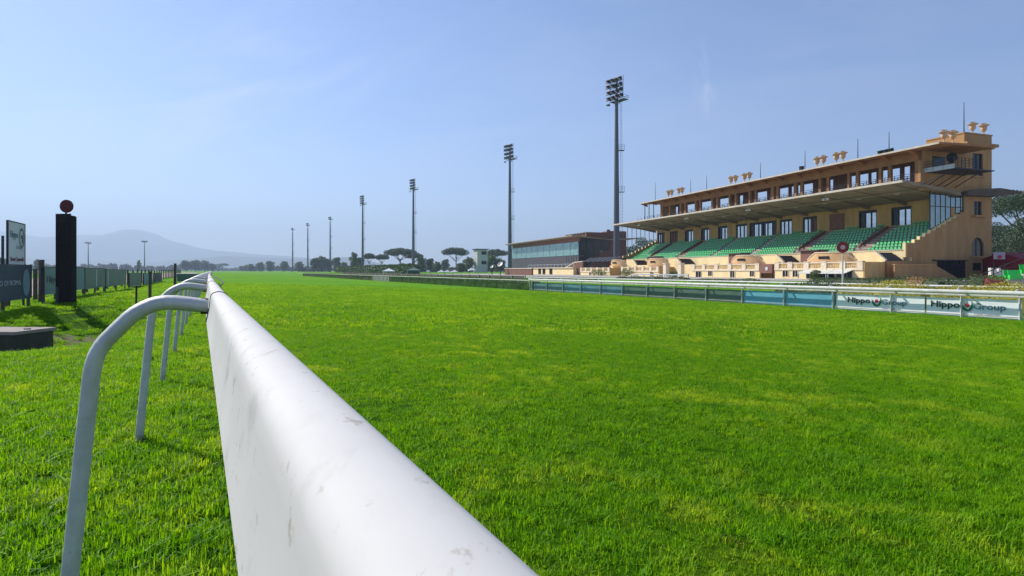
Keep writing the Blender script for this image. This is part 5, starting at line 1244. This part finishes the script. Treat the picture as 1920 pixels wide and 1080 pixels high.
tl = [(664, 400, 475, 10, 1, 'tall narrow olive-green tree at the foot of a mast'), (675, 415, 484, 9, 0, 'shorter tree right of the tall narrow one'), (590, 560, 484, 10, 2, 'dark tree at the left of the dark grove'), (603, 560, 481, 12, 2, 'highest dark tree in the dark grove'), (616, 570, 486, 9, 2, 'dark tree of the grove behind a mast'), (631, 560, 483, 10, 2, 'dark tree at the right end of the dark grove'), (645, 520, 492, 9, 0, 'low green tree right of the dark grove'),
      (790, 380, 483, 11, 0, 'rounded green tree right of the mast at the green gazebo'), (806, 390, 486, 10, 2, 'dark round tree beside the rounded green one'), (820, 370, 492, 10, 1, 'low yellowish tree left of the solitary pine'), (866, 350, 495, 15, 0, 'low green tree under the solitary pine'), (835, 480, 487, 9, 2, 'small grey-green tree far left of the solitary pine'), (921, 360, 480, 16, 0, 'green tree right of the white tower'), (938, 330, 487, 12, 2, 'dark tree behind the satellite dishes'),
      (752, 360, 495, 12, 1, 'low olive tree behind the largest white gazebo'), (880, 330, 484, 10, 1, 'yellow-green tree touching the white tower'), (780, 350, 497, 12, 0, 'low tree behind the green gazebo'), (560, 700, 491, 10, 1, 'olive tree between two distant masts'), (533, 760, 490, 10, 0, 'broad green tree left of the farthest mast'), (506, 800, 490, 10, 0, 'round green tree in the far line, right of the gap'), (487, 820, 492, 10, 1, 'pale round tree in the far line'), (470, 840, 495, 8, 0, 'small round tree at the left of the far line'),
      (350, 900, 489, 13, 2, 'dark tree at the left of the clump above the green banner'), (366, 920, 488, 13, 0, 'tallest tree of the clump above the green banner'), (383, 940, 489, 12, 2, 'dark tree right of centre in the clump above the green banner'), (398, 960, 494, 8, 2, 'small dark tree at the right end of the clump above the green banner'), (260, 640, 488, 4, 1, 'thin bare-looking small tree beside the distant mast'), (70, 520, 487, 7, 2, 'small dark tree seen left of the black pylon'), (2, 300, 484, 10, 2, 'dark tree behind the upright sign at the left edge')]
used = set()
for i, (u, Y, v, hw, k, lb) in enumerate(tl):
    src = tp[k]
    if k in used: o = dup(src, (0, 0, 0))
    else: o = src; used.add(k)
    o['label'] = lb; put(o, u, Y); h = hpx(v, Y); o.scale = (hw / F * Y / 5, hw / F * Y / 5, h / 12); o.rotation_euler = (0, 0, i * 2.1)
# nearer pines behind the grandstand tower
bp1 = make_pine('umbrella_pine', 'broad umbrella pine behind the right end of the grandstand tower', 18.5, 9, 21, 1500, .26); bp1.location = at(1925, 125, z=0); bp1['group'] = 'pines behind the grandstand'
bp2 = make_tree('broadleaf_tree', 'dark tree under the umbrella pine right of the tower', 11, 6, 22, 'pine', 1100, .28, .1, 'pines behind the grandstand'); bp2.location = at(1885, 118, z=0)
bp3 = make_tree('broadleaf_tree', 'bushy dark tree at the right edge behind the red marquee', 10.5, 6, 23, 'pine', 1100, .28, .05, 'pines behind the grandstand'); bp3.location = at(1945, 100, z=0)
bt4 = make_tree('broadleaf_tree', 'round green tree seen between the glass stand tower and the seats', 10, 7, 24, 'pine', 500, .35, .1, 'pines behind the grandstand'); bt4.location = at(1180, 195, z=0)
bt5 = make_tree('broadleaf_tree', 'green tree seen through the far glass screen of the grandstand', 12, 7, 25, 'pine', 500, .35, .1, 'pines behind the grandstand'); bt5.location = at(1213, 190, z=0)
# distant woodland masses
def woodland(name, runs, seed, leaf=2.6):
    random.seed(seed); mb = MB()
    for (u0, u1, Y, v) in runs:
        X0, X1 = (u0 - U0) / F * Y, (u1 - U0) / F * Y; H_ = hpx(v, Y); n = int(abs(X1 - X0) / 5) + 2
        for i in range(n):
            x = X0 + (X1 - X0) * i / (n - 1) + random.uniform(-3, 3); y = Y + random.uniform(-14, 14); h = H_ * random.uniform(.62, 1.02)
            for _ in range(150):
                d = Vector((random.gauss(0, 1), random.gauss(0, 1), random.gauss(0, 1))).normalized() * random.random() ** .3
                mb.leaf((x + d.x * 6, y + d.y * 5, max(.3, h * .5 + d.z * h * .5)), leaf * random.uniform(.6, 1.3))
    return tag(mb.obj(name, M['wood_far']), kind='stuff')
woodland('distant_woodland', [(-60, 240, 1000, 494), (230, 335, 1100, 497), (325, 410, 1300, 495)], 31, 3.4)
woodland('distant_woodland', [(405, 470, 1500, 502), (450, 600, 1000, 497), (560, 720, 700, 500)], 32, 3)
woodland('background_greenery', [(640, 960, 520, 499), (740, 900, 430, 502)], 33, 2.0)
woodland('park_greenery', [(1840, 2060, 160, 455)], 34, 1.0)
hedge('field_hedge', 'long dark clipped hedge far beyond the track left of the gazebos', 60, 63, 190, 330, 3.2, M['privet'], 3, .8, .1)
# mountains
def ridge(name, pts, Y, depth, m, seed):
    us = [p[0] for p in pts]; vs = []; n = 200; nr = 15
    for j in range(nr + 1):
        for i in range(n + 1):
            u = us[0] + (us[-1] - us[0]) * i / n
            for (a, va), (b, vb) in zip(pts, pts[1:]):
                if u <= b: q = (u - a) / (b - a); q = q * q * (3 - 2 * q) * .5 + q * .5; v = va + (vb - va) * q; break
            H_ = HC + (V0 - v) / F * Y; X = (u - U0) / F * Y; f = 1 - abs(1 - j / nr * 1.5) if j / nr * 1.5 < 1 else max(0, 1 - (j / nr * 1.5 - 1) / .5)
            f = math.sin(f * math.pi / 2) if True else f
            yy = Y - depth * (1 - j / nr * 1.5)
            nzv = mnoise.fractal(Vector((X * .0012, yy * .0012, seed)), .9, 2.1, 5)
            vs.append((X * (1 if j / nr * 1.5 < 1 else 1), yy, max(-2, H_ * f * (1 + (0 if f > .985 else .18 * nzv)) + (5 * mnoise.noise(Vector((X * .008, 0, seed)))) - (1 - f) * 4)))
    w_ = n + 1
    return tag(MB().add(vs, [(j * w_ + i, j * w_ + i + 1, (j + 1) * w_ + i + 1, (j + 1) * w_ + i) for j in range(nr) for i in range(n)]).obj(name, m, None, True), kind='structure')
M['mtn'] = mat('forested_mountain', (.035, .055, .04), (.06, .075, .05), .004, .95, coord='World')
ridge('mountain', [(-400, 470), (-200, 455), (-60, 438), (0, 434), (60, 442), (110, 449), (150, 442), (185, 441), (220, 441), (240, 434), (262, 431), (282, 436), (305, 447), (340, 456), (380, 466), (420, 473), (470, 476), (520, 479), (560, 482), (620, 488), (700, 497), (800, 506)], 7600, 1700, M['mtn'], 3)
ridge('hills', [(-300, 498), (0, 488), (100, 486), (200, 490), (300, 494), (400, 484), (450, 481), (500, 483), (560, 486), (620, 485), (660, 482), (720, 495), (800, 503), (900, 506)], 5000, 800, M['mtn'], 8)

# ------------------------------------------------------------------ grass blades
random.seed(99)
patches = bpy.data.collections.new('grass_patches'); patches2 = bpy.data.collections.new('turf_patches'); patches3 = bpy.data.collections.new('far_turf_patches')
def patch(col, size, n, hmin, hmax, wd, lean, clumpy, broad=0):
    mb = MB(); cl = [(random.uniform(-size, size), random.uniform(-size, size), random.random() * 6.28) for _ in range(clumpy)]
    for i in range(n):
        if clumpy and random.random() < .6: cx, cy, ct = random.choice(cl); x, y = cx + random.gauss(0, .02), cy + random.gauss(0, .02); t = ct + random.gauss(0, .9)
        else: x, y = random.uniform(-size, size), random.uniform(-size, size); t = random.random() * 6.28
        h = random.uniform(hmin, hmax) * (1 if random.random() > .06 else 1.5); ln = abs(random.gauss(0, lean)) * h; w_ = wd * random.uniform(.6, 1.3)
        if random.random() < broad: w_ *= 2.6; h *= .7; ln *= 2
        dx, dy = math.cos(t), math.sin(t); px, py_ = -dy * w_ / 2, dx * w_ / 2
        a = (x - px, y - py_, -.01); b = (x + px, y + py_, -.01); m1_ = (x + dx * ln * .35, y + dy * ln * .35, h * .6); tip = (x + dx * ln, y + dy * ln, h)
        mb.add([a, b, (m1_[0] + px * .9, m1_[1] + py_ * .9, m1_[2]), (m1_[0] - px * .9, m1_[1] - py_ * .9, m1_[2]), tip], [(0, 1, 2, 3), (3, 2, 4)])
    me = bpy.data.meshes.new('grass_patch'); me.from_pydata(mb.v, [], mb.f); me.materials.append(M['blade'])
    o = bpy.data.objects.new('grass_patch', me); col.objects.link(o); return o
for _ in range(5): patch(patches, .16, 320, .025, .058, .0048, .65, 12, .12)
for _ in range(5): patch(patches2, .16, 420, .015, .036, .0038, .9, 10, .04)
for _ in range(4): patch(patches3, .45, 560, .02, .07, .012, .8, 30, 0)
def scatter(name, pts, col, sc0, sc1):
    me = bpy.data.meshes.new(name); me.from_pydata(pts, [], []); o = bpy.data.objects.new(name, me); C.objects.link(o)
    ng = bpy.data.node_groups.new(name, 'GeometryNodeTree'); ng.interface.new_socket('Geometry', in_out='INPUT', socket_type='NodeSocketGeometry'); ng.interface.new_socket('Geometry', in_out='OUTPUT', socket_type='NodeSocketGeometry')
    n = ng.nodes; l = ng.links; gi = n.new('NodeGroupInput'); go = n.new('NodeGroupOutput'); ip = n.new('GeometryNodeInstanceOnPoints'); ci = n.new('GeometryNodeCollectionInfo')
    ci.inputs['Collection'].default_value = col; ci.inputs['Separate Children'].default_value = True; ci.inputs['Reset Children'].default_value = True
    rv = n.new('FunctionNodeRandomValue'); rv.data_type = 'FLOAT_VECTOR'; rv.inputs[0].default_value = (-.05, -.05, 0); rv.inputs[1].default_value = (.05, .05, 6.283)
    rs = n.new('FunctionNodeRandomValue'); rs.data_type = 'FLOAT'; rs.inputs[2].default_value = sc0; rs.inputs[3].default_value = sc1; rs.inputs['Seed'].default_value = 5
    l.new(gi.outputs[0], ip.inputs['Points']); l.new(ci.outputs[0], ip.inputs['Instance']); ip.inputs['Pick Instance'].default_value = True
    l.new(rv.outputs[0], ip.inputs['Rotation']); l.new(rs.outputs[1], ip.inputs['Scale']); l.new(ip.outputs[0], go.inputs[0])
    md = o.modifiers.new('scatter', 'NODES'); md.node_group = ng
    return tag(o, kind='stuff')
def inview(x, y, mrg): return y > 1.2 and abs(x) < .91 * y + mrg
PL, PT, PF = [], [], []
y = 1.4
while y < 17:
    x = -.92 * y - 1.4
    while x < .92 * y + 1.4:
        jx, jy = x + random.uniform(-.09, .09), y + random.uniform(-.09, .09); s, t = st_of(jx, jy)
        if s < .1:
            if s > -9 and (ditch(s, t) > -.2 or random.random() < .5) and not (abs(jy - 11.3) < .6 and -10.9 < jx < -9.1): PL.append((jx, jy, gz_st(s, t)))
        elif jy < 15: PT.append((jx, jy, gz_st(s, t)))
        x += .215
    y += .215
y = 14.0
while y < 66:
    x = -.92 * y - 2
    while x < .92 * y + 2:
        jx, jy = x + random.uniform(-.25, .25), y + random.uniform(-.25, .25); s, t = st_of(jx, jy)
        if -7.4 < s < 31.6 and (s > .1 or jy > 17) and random.random() > (jy - 36) / 30: PF.append((jx, jy, gz_st(s, t)))
        x += .62
    y += .62
scatter('verge_grass', PL, patches, .65, 1.4); scatter('track_turf', PT, patches2, .6, 1.45); scatter('far_turf', PF, patches3, .6, 1.4)

# ------------------------------------------------------------------ haze
hm = bpy.data.materials.new('haze'); hm.use_nodes = True; n = hm.node_tree.nodes; l = hm.node_tree.links
n.remove(n['Principled BSDF']); pv = n.new('ShaderNodeVolumePrincipled'); pv.inputs['Color'].default_value = (.60, .77, 1, 1); pv.inputs['Density'].default_value = .00026; pv.inputs['Anisotropy'].default_value = .2
l.new(pv.outputs[0], n['Material Output'].inputs['Volume'])
hb = MB().box(-9500, 9500, -300, 9000, -6, 640).obj('haze', hm); tag(hb, kind='stuff')
